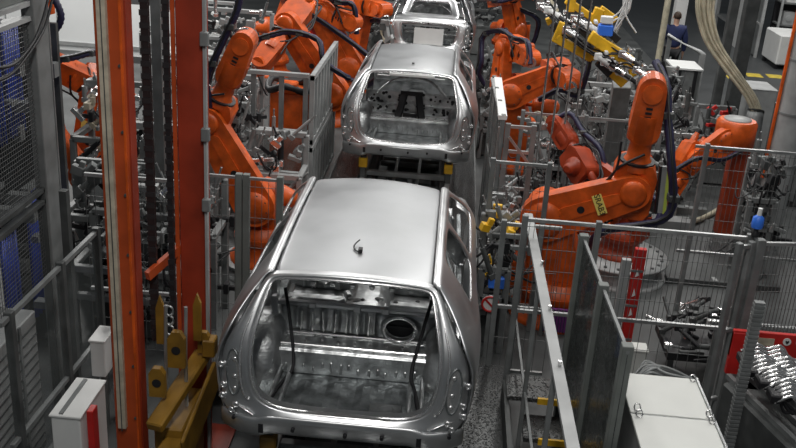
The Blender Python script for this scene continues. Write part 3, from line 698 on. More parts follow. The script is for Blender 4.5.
for z in (.35, .7, 1.05, 1.4): MB().b2((1.79, 7.97, z), (1.89, 7.985, z+.02)).build('hole_pair', 'grey', t)
for z in (1.15, .95, 1.35): MB().prism([(-.012, 0), (.02, .02), (.0, .09)], (1.84, 7.972, z), (1, 0, 0), (0, 0, 1), .004).build('white_mark', 'white', t)
t = thing('spray_bottle', 'blue and amber bottle hanging at the white-edged panel', 'bottle', (1.62, 7.2, .6))
MB().cone((1.62, 7.2, .6), (1.62, 7.2, .82), .035).build('amber_base', 'yellow_old', t); MB().cone((1.62, 7.2, .82), (1.62, 7.2, .95), .04).build('dark_neck', 'rubber', t); MB().cone((1.62, 7.2, .95), (1.61, 7.2, 1.15), .03, .02).build('blue_top', 'blue_bright', t)
MB().b2((1.60, 7.2, 0), (1.64, 7.24, .6)).build('stand', 'grey', t)
box_thing('terminal_box', 'white box on the floor right of the red guard plate', 'box', (1.90, 7.95, .0), (2.06, 8.1, .62), 'cabinet_white')
# ================================================================= FLOOR MARKS, FAR WALLS
for i, (px, y) in enumerate(((7.1, 23.9), (7.7, 24.4), (8.25, 24.45))):
    tag(MB().prism([(-.22, -.22), (.18, -.22), (.20, .22), (-.20, .22)], (px, y, .006), (1, 0, 0), (0, 1, 0), .004).build('floor_marking', 'yellow_line', None), ['yellow floor marking left of the other two in the aisle', 'yellow floor marking in the middle of the aisle row', 'yellow floor marking nearest the grey round pillar'][i], 'marking', 'yellow aisle markings')
m = MB(); m.b2((-13, 21.2, 0), (-6.3, 21.4, 4.5)); struct(m.build('wall_back', 'wall_white'))
m = MB()
for k in range(6): m.b2((-12.6+1.2*k, 21.17, 0), (-12.58+1.2*k, 21.2, 4.4))
m.b2((-13, 21.17, .12), (-6.3, 21.2, .2)); struct(m.build('trim_2', 'grey_light'))
# person
def person(hx, hy):
    s = 1.0
    def sk(name, joints, edges, radii, mt, parent, root, sub=2):
        me = bpy.data.meshes.new(name); off = V(parent['_w']) if parent is not None else V((0, 0, 0))
        me.from_pydata([tuple(V((hx+j[0], hy+j[1], j[2]))-off) for j in joints], edges, [])
        o = bpy.data.objects.new(name, me); COL.objects.link(o)
        if parent is not None: o.parent = parent; o['_w'] = parent['_w']
        me.materials.append(M[mt])
        md = o.modifiers.new('k', 'SKIN'); md.use_smooth_shade = True
        for i, r in enumerate(radii):
            sv = me.skin_vertices[0].data[i]; sv.radius = r if isinstance(r, tuple) else (r, r); sv.use_root = (i == root)
        md = o.modifiers.new('u', 'SUBSURF'); md.levels = sub; md.render_levels = sub
        return o
    t = thing('person', 'person in dark navy work clothes walking away beyond the hoses', 'person', (hx, hy, 0))
    J = [(0, 0, .95), (0, .02, 1.15), (0, .03, 1.38), (0, .03, 1.50), (0, .04, 1.60), (.01, .05, 1.70),
         (-.19, .03, 1.42), (-.27, .0, 1.14), (-.26, .1, .90), (-.25, .14, .82), (.19, .03, 1.42), (.26, .02, 1.15), (.27, .08, .90), (.27, .1, .82),
         (-.10, 0, .90), (-.11, .03, .50), (-.11, -.1, .10), (-.11, .05, .05), (.10, 0, .90), (.11, .10, .50), (.11, .06, .10), (.11, .2, .05)]
    E_ = [(0, 1), (1, 2), (2, 3), (3, 4), (4, 5), (2, 6), (6, 7), (7, 8), (8, 9), (2, 10), (10, 11), (11, 12), (12, 13), (0, 14), (14, 15), (15, 16), (16, 17), (0, 18), (18, 19), (19, 20), (20, 21)]
    Rr = [(.14, .10), (.13, .10), (.15, .1), .055, .075, .07, .055, .045, .032, .035, .055, .045, .032, .035, .08, .055, .04, .035, .08, .055, .04, .035]
    for hnd, bx in ((9, -.25), (13, .27)):
        zz = .82; yb = J[hnd][1]
        for f_, (dx, dy, ln) in enumerate([(-.0, .035, .07), (0, .012, .08), (0, -.012, .075), (0, -.034, .06), (.02, .04, .04)]):
            a = len(J); J.append((bx+dx, yb+dy, zz-.04 if f_ < 4 else zz)); J.append((bx+dx, yb+dy+.01, zz-.04-ln if f_ < 4 else zz-.05)); E_ += [(hnd, a), (a, a+1)]; Rr += [.009, .008]
    b = sk('body', J, E_, Rr, 'skin', t, 0)
    sk('jacket', J[:3]+[(0, .03, 1.47)]+J[6:9]+J[10:13], [(0, 1), (1, 2), (2, 3), (2, 4), (4, 5), (5, 6), (2, 7), (7, 8), (8, 9)], [(.18, .135), (.19, .15), (.22, .16), .085, .10, .075, .05, .10, .075, .05], 'coverall', t, 0)
    sk('trousers', [J[0]]+J[14:17]+J[18:21], [(0, 1), (1, 2), (2, 3), (0, 4), (4, 5), (5, 6)], [(.16, .12), .10, .075, .06, .10, .075, .06], 'rubber', t, 0)
    MB().blob((hx+.005, hy+.035, 1.70), .088, .10, .095).build('hair', 'hair', t)
    h = MB(); h.blob((hx+.04, hy+.12, 1.665), .05, .045, .07); h.bar((hx+.06, hy+.16, 1.66), (hx+.065, hy+.18, 1.65), .018, .03); h.build('face', 'skin', t)
    for sx in (-1, 1): MB().blob((hx+sx*.085, hy+.04, 1.66), .012, .022, .032, 8, 6).build('ear', 'skin', t)
    for x, y in ((-.11, -.02), (.11, .14)): MB().box((hx+x, hy+y, .045), (.10, .27, .09)).build('shoe', 'black', t, bevel=.03, seg=2)
person(4.98, 21.9)
# ================================================================= ROBOTS
GR = 'orange welding robots'
def capsule(L, r0, r1, n=10):
    """outline of two joined circles along +x"""
    al = math.asin(max(-1, min(1, (r0-r1)/L))); p = []
    for k in range(n+1):
        a = math.pi/2-al + (math.pi+2*al)*k/n; p.append((r0*math.cos(a), r0*math.sin(a)))
    for k in range(n+1):
        a = -math.pi/2-al*-1 + (math.pi-2*al)*k/n; a = -(math.pi/2-al)+(math.pi-2*al)*k/n; p.append((L+r1*math.cos(a), r1*math.sin(a)))
    return p
def robot(label, B, S, E, Wp, T, sc=1., hose='navy', base=True, side=1, tool=True, armlabel=None, pedestal=0., cyl=None, mat_='orange', hose_pts=None, bs=1.):
    B, S, E, Wp, T = [V(p) for p in (B, S, E, Wp, T)]
    t = thing('industrial_robot', label, 'robot', tuple(B), GR)
    hor = V((E.x-S.x, E.y-S.y, 0))
    if hor.length < .15: hor = V((Wp.x-E.x, Wp.y-E.y, 0))
    hor.normalize(); n = hor.cross(V((0, 0, 1))).normalized()*side
    sc *= .88; r = .27*sc*bs
    if base:
        z0 = B.z
        if pedestal:
            MB().lathe((B.x, B.y, B.z), (0, 0, 1), [(r*1.9, 0), (r*1.9, .04), (r*1.15, .06), (r*1.15, pedestal-.04), (r*1.8, pedestal-.03), (r*1.8, pedestal)], 28).build('pedestal', 'grey_light', t); z0 += pedestal
        MB().lathe((B.x, B.y, z0), (0, 0, 1), [(r*1.5, 0), (r*1.5, .05*sc), (r*1.15, .09*sc), (r*1.05, .24*sc), (r*1.3, .27*sc), (r*1.3, .34*sc)], 28).build('base', mat_, t)
        h = S.z - z0; c = V((B.x, B.y, z0+.34*sc))
        m = MB(); m.lathe(c, (0, 0, 1), [(r*1.25, 0), (r*1.2, .05), (r*1.0, .12*sc)], 24)
        top = S - n*0
        m.bar(c+V((0, 0, .05)), S-V((0, 0, .02)), .34*sc*bs, .42*sc*bs, up=hor)
        m.box(c - hor*.26*sc*bs + V((0, 0, .12*sc)), (.3*sc*bs, .3*sc*bs, .26*sc*bs), Matrix.Rotation(math.atan2(hor.y, hor.x), 3, 'Z'))
        m.build('turret', mat_, t, bevel=.03*sc, seg=2)
        a = c - hor*.3*sc + n*.18*sc
        MB().cone(a, a+V((0, 0, .34*sc)), .085*sc, .075*sc).build('axis_motor', mat_, t)
        MB().cone(a+V((0, 0, .34*sc)), a+V((0, 0, .40*sc)), .06*sc).build('motor_cap', 'grey_dark', t)
        a = S - n*.2*sc; MB().lathe(a, n*-1, [(.19*sc, -.1), (.19*sc, .06*sc), (.13*sc, .08*sc), (.10*sc, .24*sc), (.08*sc, .26*sc)], 20).build('shoulder_motor', mat_, t)
        if cyl is None: a = c - hor*.34*sc + V((0, 0, .42*sc)); b = S + (E-S)*.30
        else: a, b = V(cyl[0]), V(cyl[1])
        off = -n*.02
        d = (b-a).normalized()
        MB().lathe(a+off, d, [(.05*sc, -.04), (.115*sc, 0), (.12*sc, .03), (.12*sc, (b-a).length*.62), (.09*sc, (b-a).length*.66), (.03*sc, (b-a).length*.67), (.03*sc, (b-a).length)], 20).build('balancer_cylinder', mat_, t)
    # lower arm
    d = (E-S).normalized(); up = n.cross(d).normalized(); L = (E-S).length
    arm = MB().prism(capsule(L, .24*sc, .17*sc), S+n*.16*sc, d, up, .17*sc).build('lower_arm', mat_, t, bevel=.03*sc, seg=2)
    MB().prism([(x*1, y*.55) for x, y in capsule(L*.52, .13*sc, .10*sc)], S+n*.25*sc+d*L*.26, d, up, .03*sc).build('arm_rib', mat_, arm, bevel=.012)
    for q in (0, 1):
        c = (S if q == 0 else E)+n*.25*sc
        MB().lathe(c-n*.03, n, [((.19 if q == 0 else .13)*sc, 0), ((.19 if q == 0 else .13)*sc, .05*sc), (.10*sc, .065*sc), (.05*sc, .07*sc)], 22).build('joint_cover', mat_, arm)
        m = MB()
        for k in range(8):
            a = 2*math.pi*k/8; rr = (.155 if q == 0 else .105)*sc; m.nx().cone(c+(d*math.cos(a)+up*math.sin(a))*rr, c+(d*math.cos(a)+up*math.sin(a))*rr+n*.026*sc, .011*sc, n=6)
        m.each('bolt', 'grey_dark', arm)
    MB().cone(S+d*L*.42+n*.262*sc, S+d*L*.42+n*.27*sc, .038*sc, n=14).build('lifting_hole', 'black', arm)
    if armlabel:
        c = S+d*L*.63+n*.275*sc
        MB().prism([(-.05, -.11), (.05, -.11), (.05, .11), (-.05, .11)], c, d, up, .006).build('yellow_label', 'label_yellow', arm)
        text_mesh(armlabel, .085, c+n*.005, -up if n.y > 0 else -up, d, 'black', arm)
    # upper housing
    d2 = (Wp-E).normalized(); up2 = n.cross(d2).normalized(); L2 = (Wp-E).length
    m = MB(); m.prism([(-.30*sc, -.15*sc), (-.22*sc, -.20*sc), (.16*sc, -.21*sc), (.28*sc, -.15*sc), (.28*sc, .15*sc), (.16*sc, .20*sc), (-.24*sc, .19*sc), (-.30*sc, .12*sc)], E-n*.03*sc, d2, up2, .34*sc)
    hs = m.build('elbow_housing', mat_, t, bevel=.035*sc, seg=2)
    for q in (-.09, .09):
        a = E-d2*.24*sc+up2*q*sc-n*.06*sc; MB().lathe(a, -d2, [(.065*sc, 0), (.062*sc, .16*sc), (.045*sc, .17*sc), (.045*sc, .22*sc)], 14).build('wrist_motor', mat_, hs)
        MB().cone(a-d2*.22*sc, a-d2*.27*sc, .035*sc, n=10).build('connector', 'rubber', hs)
    a = E-n*.18*sc; MB().lathe(a, -n, [(.16*sc, 0), (.15*sc, .08*sc), (.09*sc, .1*sc), (.085*sc, .22*sc), (.05*sc, .24*sc)], 18).build('elbow_motor', mat_, hs)
    # forearm
    fw = Wp-d2*.12*sc
    MB().lathe(E+d2*.2*sc, d2, [(.17*sc, 0), (.165*sc, .05*sc), (.115*sc, .12*sc), (.105*sc, max(.2*sc, L2-.72*sc)), (.15*sc, max(.24*sc, L2-.68*sc)), (.15*sc, max(.27*sc, L2-.42*sc))], 20).build('forearm', mat_, t)
    a = Wp - d2*.36*sc
    wr = MB().prism(capsule(.40*sc, .15*sc, .13*sc), a, d2, up2, .24*sc).build('wrist', mat_, t, bevel=.03*sc, seg=2)
    MB().cone(Wp-n*.15*sc, Wp+n*.15*sc, .095*sc, n=18).build('wrist_cover', mat_, wr)
    m = MB()
    for k in (-1, 0, 1): m.nx().bar(a+d2*(.17+.045*k)*sc+n*.121*sc-up2*.03*sc, a+d2*(.17+.045*k)*sc+n*.121*sc+up2*.03*sc, .022*sc)
    m.each('slot_mark', 'black', wr)
    d3 = (T-Wp).normalized() if (T-Wp).length > .01 else d2
    MB().lathe(Wp, d3, [(.08*sc, .0), (.08*sc, .12*sc), (.10*sc, .13*sc), (.10*sc, .16*sc)], 16).build('tool_flange', 'bright', t)
    if tool: weld_gun(t, Wp+d3*.16*sc, d3, n, sc)
    # hose pack
    if hose_pts is None:
        hose_pts = [B+V((0, 0, .5*sc))-hor*.45*sc+n*.1, S-hor*.5*sc+n*.30*sc, (S+E)/2-hor*.35*sc+n*.38*sc, E-d2*.45*sc+n*.34*sc+up2*.1*sc, E+up2*.30*sc+n*.24*sc, (E+Wp)/2+up2*.25*sc+n*.16*sc, Wp+up2*.26*sc+n*.08*sc, Wp+d3*.2*sc]
    pts = bez(hose_pts, 40)
    hm = MB().tube(pts, [.045*sc*(1 if i % 2 else .86) for i in range(len(pts))], 9)
    hm.build('hose_pack', hose, t)
    MB().tube([p+n*.06*sc+V((0, 0, .03)) for p in pts[::2]], .014*sc, 5).build('cable', 'black', t)
    for k, (u_, v_) in enumerate(((.16, .10), (.22, -.04), (.12, .2))):
        MB().tube(bez([E-d2*.3*sc-n*(.1+.04*k)*sc, E-d2*(.42+.05*k)*sc+up2*u_*sc, E-d2*.1*sc+up2*(.26+v_*.3)*sc+n*.1*sc, E+d2*.2*sc+up2*.2*sc+n*.18*sc, E+d2*(.3+.1*k)*sc+up2*v_*sc+n*.17*sc], 20), .013*sc, 6).build('cable', 'black', t)
    MB().lathe(E+n*.145*sc, n, [(.165*sc, 0), (.165*sc, .012*sc)], 22).build('gasket', 'black', t)
    MB().cone(E+d2*.27*sc, E+d2*.29*sc, .176*sc, n=20).build('gasket', 'black', t)
    for q in (.45, .7): p = pts[int(len(pts)*q)]; MB().box(p, (.11*sc, .11*sc, .07*sc)).build('hose_clamp', 'grey_dark', t, bevel=.01)
    return t, n
def weld_gun(t, p, d, n, sc):
    up = n.cross(d).normalized(); m = MB()
    m.box(p+d*.08*sc, (.16*sc, .16*sc, .12*sc)); m.bar(p+d*.1*sc, p+d*.42*sc+up*.05*sc, .07*sc, .10*sc)
    m.bar(p+d*.42*sc+up*.12*sc, p+d*.62*sc+up*.18*sc, .05*sc, .06*sc); m.bar(p+d*.42*sc-up*.1*sc, p+d*.62*sc-up*.02*sc, .05*sc, .06*sc)
    m.bar(p+d*.40*sc-up*.12*sc, p+d*.40*sc+up*.16*sc, .06*sc, .08*sc)
    m.build('weld_gun', 'alu', t, bevel=.01)
    m = MB(); m.cone(p+d*.14*sc+n*.08*sc, p+d*.4*sc+n*.08*sc, .04*sc); m.box(p+d*.16*sc-n*.08*sc, (.1*sc, .1*sc, .12*sc)); m.build('gun_drive', 'grey_dark', t)
    m = MB()
    for k in range(3): m.nx().tube(bez([p+n*.05*sc*k, p+d*.15*sc+up*(.18+.03*k)*sc, p+d*.38*sc+up*.2*sc+n*.03*k, p+d*.45*sc+up*.1*sc], 12), .010*sc, 5)
    m.each('cooling_hose', 'hose_beige', t)
# R7 big right robot
robot('large orange robot nearest on the right, yellow label on its sloping arm', (1.42, 9.85, 0), (1.15, 9.70, 1.27), (2.01, 9.60, 1.68), (2.03, 9.50, 2.72), (1.93, 9.75, 2.90), sc=1.2, side=1, armlabel='SRAB3', bs=1.25, hose_pts=[(1.69, 9.90, 0.64), (1.70, 9.30, 1.24), (2.22, 9.20, 1.44), (2.36, 9.20, 1.64), (2.28, 9.25, 2.10), (2.23, 9.50, 2.49), (2.21, 9.70, 2.75), (2.13, 10.00, 2.92)], cyl=((1.91, 10.20, 0.97), (1.30, 9.90, 1.09)), tool=False)
t = thing('base_cover', 'purple protective cover around the foot of the largest right robot', 'cover', (1.42, 9.26, 0))
MB().b2((1.22, 9.24, .06), (1.60, 9.28, .34)).build('fabric', 'purple', t, bevel=.01)
m = MB()
for k in range(12): m.b2((1.235+.03*k, 9.23, .06), (1.245+.03*k, 9.24, .34))
m.build('pleat', 'navy', t); MB().b2((1.20, 9.24, 0), (1.24, 9.28, .36)).b2((1.58, 9.24, 0), (1.62, 9.28, .36)).build('bracket', 'grey', t)
# dress pack tray on its forearm
t = thing('cable_tray', 'slim lime striped cable tray hanging beside the large robot forearm', 'tray', (2.28, 9.35, 1.64))
a_, b_ = V((2.30, 9.35, 1.50)), V((2.27, 9.35, 2.00))
MB().bar(a_, b_, .09, .05).build('channel', 'grey_light', t); MB().bar(a_+V((.02, -.03, 0)), b_+V((.02, -.03, 0)), .03, .02).build('lime_strip', 'lime', t); MB().bar(a_+V((-.06, 0, 0)), b_+V((-.06, 0, 0)), .02, .06).build('side_cheek', 'black', t)
# turntable stand behind it
t = thing('turntable_stand', 'pale round bolted floor stand behind the large right robot', 'stand', (2.30, 11.15, 0))
MB().lathe((2.30, 11.15, 0), (0, 0, 1), [(.62, 0), (.62, .04), (.5, .05), (.5, .22), (.62, .23), (.62, .26), (.3, .27)], 40).build('disc', 'grey_light', t)
for k in range(22): a = 2*math.pi*k/22; MB().lathe((2.30+.54*math.cos(a), 11.15+.54*math.sin(a), .26), (0, 0, 1), [(.022, 0), (.02, .025)], 8).build('bolt', 'grey', t)
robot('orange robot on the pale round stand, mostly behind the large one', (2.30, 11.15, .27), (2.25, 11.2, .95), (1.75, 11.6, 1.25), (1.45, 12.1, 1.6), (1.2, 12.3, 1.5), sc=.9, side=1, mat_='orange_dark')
# R8
robot('orange robot with tall slim pedestal behind the farther mesh fence', (4.15, 12.9, 0), (3.75, 12.70, 1.44), (3.35, 12.60, 1.15), (3.10, 12.40, 0.65), (2.95, 12.30, 0.40), sc=.85, side=-1, base=False, mat_='orange', hose_pts=[(3.99, 12.50, 1.35), (3.69, 12.30, 1.25), (3.37, 12.20, 1.28), (3.18, 12.20, 1.17), (3.01, 12.20, 0.97), (2.92, 12.20, 0.51)], tool=False)
p8 = bpy.data.objects['industrial_robot.002'] if 'industrial_robot.002' in bpy.data.objects else t
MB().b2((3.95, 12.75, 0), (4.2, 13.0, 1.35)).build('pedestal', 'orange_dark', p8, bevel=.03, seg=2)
MB().lathe((3.93, 12.75, 1.3), (0, 0, 1), [(.20, 0), (.27, .05), (.27, .36), (.24, .40)], 28).build('turret', 'orange', p8); MB().lathe((3.93, 12.75, 1.70), (0, 0, 1), [(.18, 0), (.18, .02), (.05, .03)], 24).build('top_cap', 'grey_light', p8)
# R5
robot('orange robot right of the white-capped screen with thick horizontal arm', (1.2, 14.3, 0), (0.95, 14.00, 1.54), (1.55, 13.90, 1.91), (1.69, 13.20, 1.96), (1.66, 12.90, 1.82), sc=1.05, side=1, tool=False, cyl=((1.63, 14.00, 1.35), (1.08, 14.00, 1.37)), hose_pts=[(1.33, 13.60, 1.55), (1.57, 13.30, 1.79), (1.81, 13.20, 1.76), (1.90, 13.20, 2.12), (1.90, 13.30, 2.45), (1.80, 13.60, 2.74)])
# R6
robot('orange robot standing upright behind the thick-armed one', (1.3, 16.6, 0), (1.04, 16.60, 1.06), (1.04, 16.60, 1.70), (1.32, 16.00, 1.67), (1.32, 15.60, 1.55), sc=1.15, side=1, tool=False)
# R9 far right top
robot('orange robot on a white drum at the far end, right of the saloon body', (1.2, 20.5, 0), (1.2, 20.4, 1.35), (.95, 20.1, 2.1), (1.5, 19.6, 2.3), (1.8, 19.5, 2.0), sc=1.2, side=-1, pedestal=.75)
# R2
robot('orange robot right of the dark red column with long slanting arm', (-2.05, 10.35, 0), (-2.09, 10.20, 0.93), (-2.62, 10.20, 1.87), (-2.25, 10.10, 2.75), (-2.33, 10.20, 3.01), sc=1.12, side=-1, pedestal=.15, tool=False, hose_pts=[(-2.63, 10.30, 1.46), (-2.61, 10.00, 2.13), (-2.63, 10.00, 2.37), (-2.52, 10.00, 2.63), (-2.39, 10.00, 2.91), (-2.30, 10.00, 3.11), (-2.26, 10.00, 3.30)])
# R3, R4
robot('orange robot behind the cell frame reaching towards the slatted screen', (-2.35, 14.6, 0), (-1.71, 14.40, 1.23), (-2.49, 14.60, 2.22), (-2.83, 14.00, 1.70), (-2.96, 13.90, 1.59), sc=1.2, side=-1, base=False, tool=False, hose_pts=[(-1.46, 14.00, 1.53), (-1.85, 13.80, 1.81), (-1.98, 13.90, 2.11), (-2.40, 13.90, 2.20), (-2.68, 13.80, 2.14), (-2.97, 13.80, 2.05), (-3.12, 13.80, 2.19)])
t = thing('robot_base', 'orange robot foot inside the cell frame, left of the slatted screen', 'robot base', (-2.25, 13.2, 0))
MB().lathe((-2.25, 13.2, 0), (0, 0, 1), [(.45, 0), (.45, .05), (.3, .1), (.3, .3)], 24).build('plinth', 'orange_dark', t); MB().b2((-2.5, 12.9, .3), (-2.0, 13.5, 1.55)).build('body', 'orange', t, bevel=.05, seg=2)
MB().tube([(-2.25+.3*math.cos(a), 13.1+.3*math.sin(a), 1.6+.05*math.sin(3*a)) for a in [2*math.pi*k/20 for k in range(20)]], .05, 8, True).build('hose_coil', 'black', t); MB().b2((-2.35, 12.8, 1.55), (-2.1, 13.0, 1.7)).build('motor', 'orange', t, bevel=.02)
robot('orange robot directly behind the slatted screen, closest to second car', (-2.25, 17.0, 0), (-1.80, 16.80, 1.12), (-2.34, 16.80, 2.04), (-1.81, 16.60, 1.94), (-1.60, 16.60, 1.60), sc=1.3, side=-1, tool=False)
robot('orange robot beside the saloon body, behind the others on the left', (-2.1, 19.3, 0), (-2.1, 19.2, .9), (-1.9, 18.9, 1.9), (-1.4, 18.4, 1.9), (-1.25, 18.2, 1.5), sc=1.2, side=-1)
robot('orange robot far left of the line with raised elbow', (-3.9, 20.4, 0), (-3.8, 20.2, 1.1), (-3.5, 19.8, 2.0), (-3.0, 19.4, 1.9), (-2.8, 19.3, 1.6), sc=1.2, side=-1)
robot('dark red robot at the far end left of the saloon body', (-3.3, 22.8, 0), (-3.2, 22.6, .9), (-2.6, 22.2, 1.7), (-2.0, 21.8, 1.5), (-1.7, 21.7, 1.2), sc=1.2, side=-1, mat_='red')
# R1 left of column
robot('orange robot left of the cream striped column, yellow tag on arm', (-3.65, 12.2, 0), (-4.75, 12.00, 0.45), (-4.58, 12.00, 1.63), (-4.98, 11.60, 1.98), (-5.14, 11.50, 2.06), sc=1.15, side=1, tool=False, hose_pts=[(-4.57, 12.30, 1.25), (-4.27, 12.00, 2.03), (-4.45, 11.60, 2.19), (-4.65, 11.40, 2.16), (-4.82, 11.30, 2.13), (-5.00, 11.30, 2.09)], armlabel='CE')
t = thing('weld_arm', 'orange swinging arm low behind the mesh enclosure edge', 'arm', (-4.83, 11.20, 1.00))
MB().bar((-4.92, 11.20, 1.28), (-4.49, 11.20, 0.65), .22, .22).build('link', 'orange', t, bevel=.03, seg=2); MB().cone((-4.83, 11.00, 1.35), (-5.01, 11.40, 1.22), .16).build('joint', 'orange', t)
# hanging robot wrist top left
t = thing('hanging_wrist', 'orange robot wrist with black cable loop at top left', 'robot wrist', (-3.71, 8.60, 3.29))
MB().cone((-3.76, 8.60, 3.33), (-3.74, 8.60, 3.20), .09, .07).build('wrist', 'orange', t); pts = bez([(-3.66, 8.50, 3.42), (-3.60, 8.50, 3.32), (-3.57, 8.50, 3.21), (-3.61, 8.50, 3.11), (-3.70, 8.50, 3.05), (-3.78, 8.50, 3.03)], 30)
MB().tube(pts, [.036 if i % 2 else .03 for i in range(len(pts))], 8).build('corrugated_hose', 'navy', t)
MB().cone((-3.76, 8.60, 3.42), (-3.76, 8.60, 3.33), .1).build('arm', 'orange', t)
for lab, ps in (('black cable arching in front of the mesh enclosure, lower', [(-3.10, 6.22, 3.26), (-3.10, 6.51, 3.23), (-3.10, 6.82, 3.31), (-3.10, 7.02, 3.44), (-3.10, 7.16, 3.59)]), ('black cable arching in front of the mesh enclosure, reaching lowest', [(-3.12, 6.24, 3.16), (-3.12, 6.50, 3.16), (-3.12, 6.79, 3.24), (-3.12, 7.10, 3.38), (-3.12, 7.30, 3.59)])):
    tag(MB().tube(bez(ps, 24), .012, 6).build('cable', 'black'), lab, 'cable', 'black cables at the mesh enclosure')
# ================================================================= MACHINERY
def fixture(label, loc, size, seed, mats=('grey', 'grey_light', 'grey_dark', 'alu', 'black'), n=26, hoses=6, name='clamping_fixture', group='grey clamping fixtures', accent=None, base=True):
    rnd = random.Random(seed); x0, y0, z0 = loc; w, d, h = size
    t = thing(name, label, 'machine', (x0, y0, 0), group)
    m = MB(); q = .035
    for sx in (-1, 1):
        for sy in (-1, 1): m.b2((x0+sx*w/2-q, y0+sy*d/2-q, 0), (x0+sx*w/2+q, y0+sy*d/2+q, z0+h*(1 if sy > 0 else .7)))
    for z in (z0+h*.45, z0+h*.7): m.b2((x0-w/2, y0-d/2-q, z-q), (x0+w/2, y0-d/2+q, z+q))
    for z in (z0+h*.6, z0+h): m.b2((x0-w/2, y0+d/2-q, z-q), (x0+w/2, y0+d/2+q, z+q))
    for s_ in (-1, 1): m.b2((x0+s_*w/2-q, y0-d/2, z0+h*.68), (x0+s_*w/2+q, y0+d/2, z0+h*.72))
    m.build('frame', mats[1], t, bevel=.006)
    MB().b2((x0-w*.42, y0-d*.2, .02), (x0+w*.42, y0+d*.42, z0+h*.45)).build('cabinet', mats[0], t, bevel=.01)
    for mi, mt in enumerate(mats):
        m = MB()
        for k in range(n//len(mats)+1):
            c = V((x0+rnd.uniform(-.5, .5)*w, y0+rnd.uniform(-.6, .4)*d, z0+rnd.uniform(.3, 1.02)*h)); Rz = Matrix.Rotation(rnd.choice([0, 0, .3, -.4, .8]), 3, 'Y') @ Matrix.Rotation(rnd.choice([0, .4, 1.57]), 3, 'Z')
            ty = rnd.random()
            if ty < .4:
                m.nx().box(c, (rnd.uniform(.05, .2), .08, rnd.uniform(.04, .12)), Rz); m.box(c+V((.05, 0, .06)), (.06, .05, .08), Rz)
            elif ty < .7:
                dd = Rz @ V((0, 0, 1)); L_ = rnd.uniform(.12, .35); m.nx().cone(c, c+dd*L_, rnd.uniform(.018, .04), n=10); m.cone(c+dd*L_, c+dd*(L_+.1), .012, n=8); m.box(c, (.08, .08, .06), Rz)
            else:
                dd = Rz @ V((1, 0, 0)); m.nx().bar(c, c+dd*rnd.uniform(.2, .45), .04, .05); m.box(c+dd*.2, (.05, .1, .12), Rz)
        m.each(['clamp', 'actuator', 'bracket', 'cylinder', 'valve_block'][mi % 5], mt, t, bevel=.006)
    m = MB()
    for k in range(hoses):
        a = V((x0+rnd.uniform(-.5, .5)*w, y0-d*.5, z0+rnd.uniform(.4, .95)*h)); b = a+V((rnd.uniform(-.4, .4), rnd.uniform(0, .3), rnd.uniform(-.5, .2)))
        m.nx().tube(bez([a, (a+b)/2+V((rnd.uniform(-.15, .15), -.1, -.15)), b], 12), rnd.uniform(.008, .016), 5)
    m.each('air_hose', 'black', t)
    if accent: MB().box((x0+w*.1, y0-d*.55, z0+h*.6), (.16, .08, .12)).build('coloured_cover', accent, t, bevel=.01)
    return t
SILV = ('alu', 'grey_light', 'grey', 'bright', 'black')
fixture('grey clamping fixture in front of the cell frame, low centre left', (-2.1, 11.3, 0), (.7, .5, 1.35), 1, SILV, accent='red')
fixture('grey clamping fixture behind the dark red column, upper left', (-2.92, 12.75, 0), (.42, .4, 1.7), 2, SILV)
fixture('silver clamping unit between the red column and the slanting robot arm', (-2.55, 9.0, 0), (.6, .5, 1.5), 3, ('alu', 'grey', 'bright', 'grey_dark', 'black'), 40, 12)
fixture('clamping fixture with silver castings left of the cream striped column', (-4.0, 11.0, 0), (.9, .6, 1.9), 4, ('bright', 'grey', 'alu', 'cream', 'black'), 46, 10)
fixture('pale machine in the background with yellow covers, left top', (-3.7, 15.5, 0), (1.3, .8, 2.1), 5, SILV, 40, 10, accent='yellow')
fixture('pale machine in the background close to the white wall', (-5.2, 18.5, 0), (1.6, 1, 1.7), 6, ('white', 'grey_light', 'alu', 'grey_light', 'black'), 30, 6)
fixture('dark clamping fixture beside the saloon body on its right', (.75, 18.7, 0), (.4, 1.0, 1.1), 7, ('grey', 'grey_dark', 'alu', 'grey', 'black'), 36, 10)
fixture('dark clamping fixture at the right flank of the nearest car front', (.62, 9.05, 0), (.26, .5, 1.35), 8, ('grey_dark', 'grey', 'alu', 'yellow', 'black'), 34, 10, accent='blue_bright')
fixture('clamping fixture under the yellow gripper frame, left half', (2.3, 14.9, 0), (.7, .5, 1.5), 9, ('grey', 'grey_light', 'alu', 'bright', 'black'), 46, 10)
fixture('clamping fixture under the yellow gripper frame, right half', (3.5, 14.4, 0), (.5, .5, 1.5), 10, ('grey', 'alu', 'bright', 'grey_dark', 'black'), 46, 10)
fixture('dark clamping fixture behind the yellow gripper frame', (2.8, 18.0, 0), (1.6, .8, 1.5), 11, ('grey', 'grey_dark', 'alu', 'grey', 'black'), 50, 12)
fixture('dark clamping fixture at the far end right of the line', (.95, 24.5, 0), (1.2, 1.2, 1.7), 12, ('grey', 'grey_dark', 'alu', 'grey', 'black'), 40, 10)
fixture('dark clamping fixture at the far end left of the line', (-1.9, 25, 0), (.9, 1.2, 1.6), 13, ('grey_dark', 'grey', 'alu', 'red', 'black'), 40, 10)
fixture('dark clamping rack left of the large robot behind its frame fence', (.72, 10.05, 0), (.26, .5, 1.2), 14, ('grey', 'alu', 'grey_dark', 'grey', 'black'), 30, 8)
fixture('silver clamping unit near the top right behind the worker fence', (4.4, 15.2, 0), (.6, .6, 1.2), 15, ('alu', 'grey', 'grey_dark', 'red', 'black'), 30, 8)
fixture('dark valve stand left of the grey round pillar', (4.0, 11.5, 0), (.3, .3, 1.5), 16, ('grey_dark', 'grey', 'alu', 'grey_dark', 'black'), 36, 10)
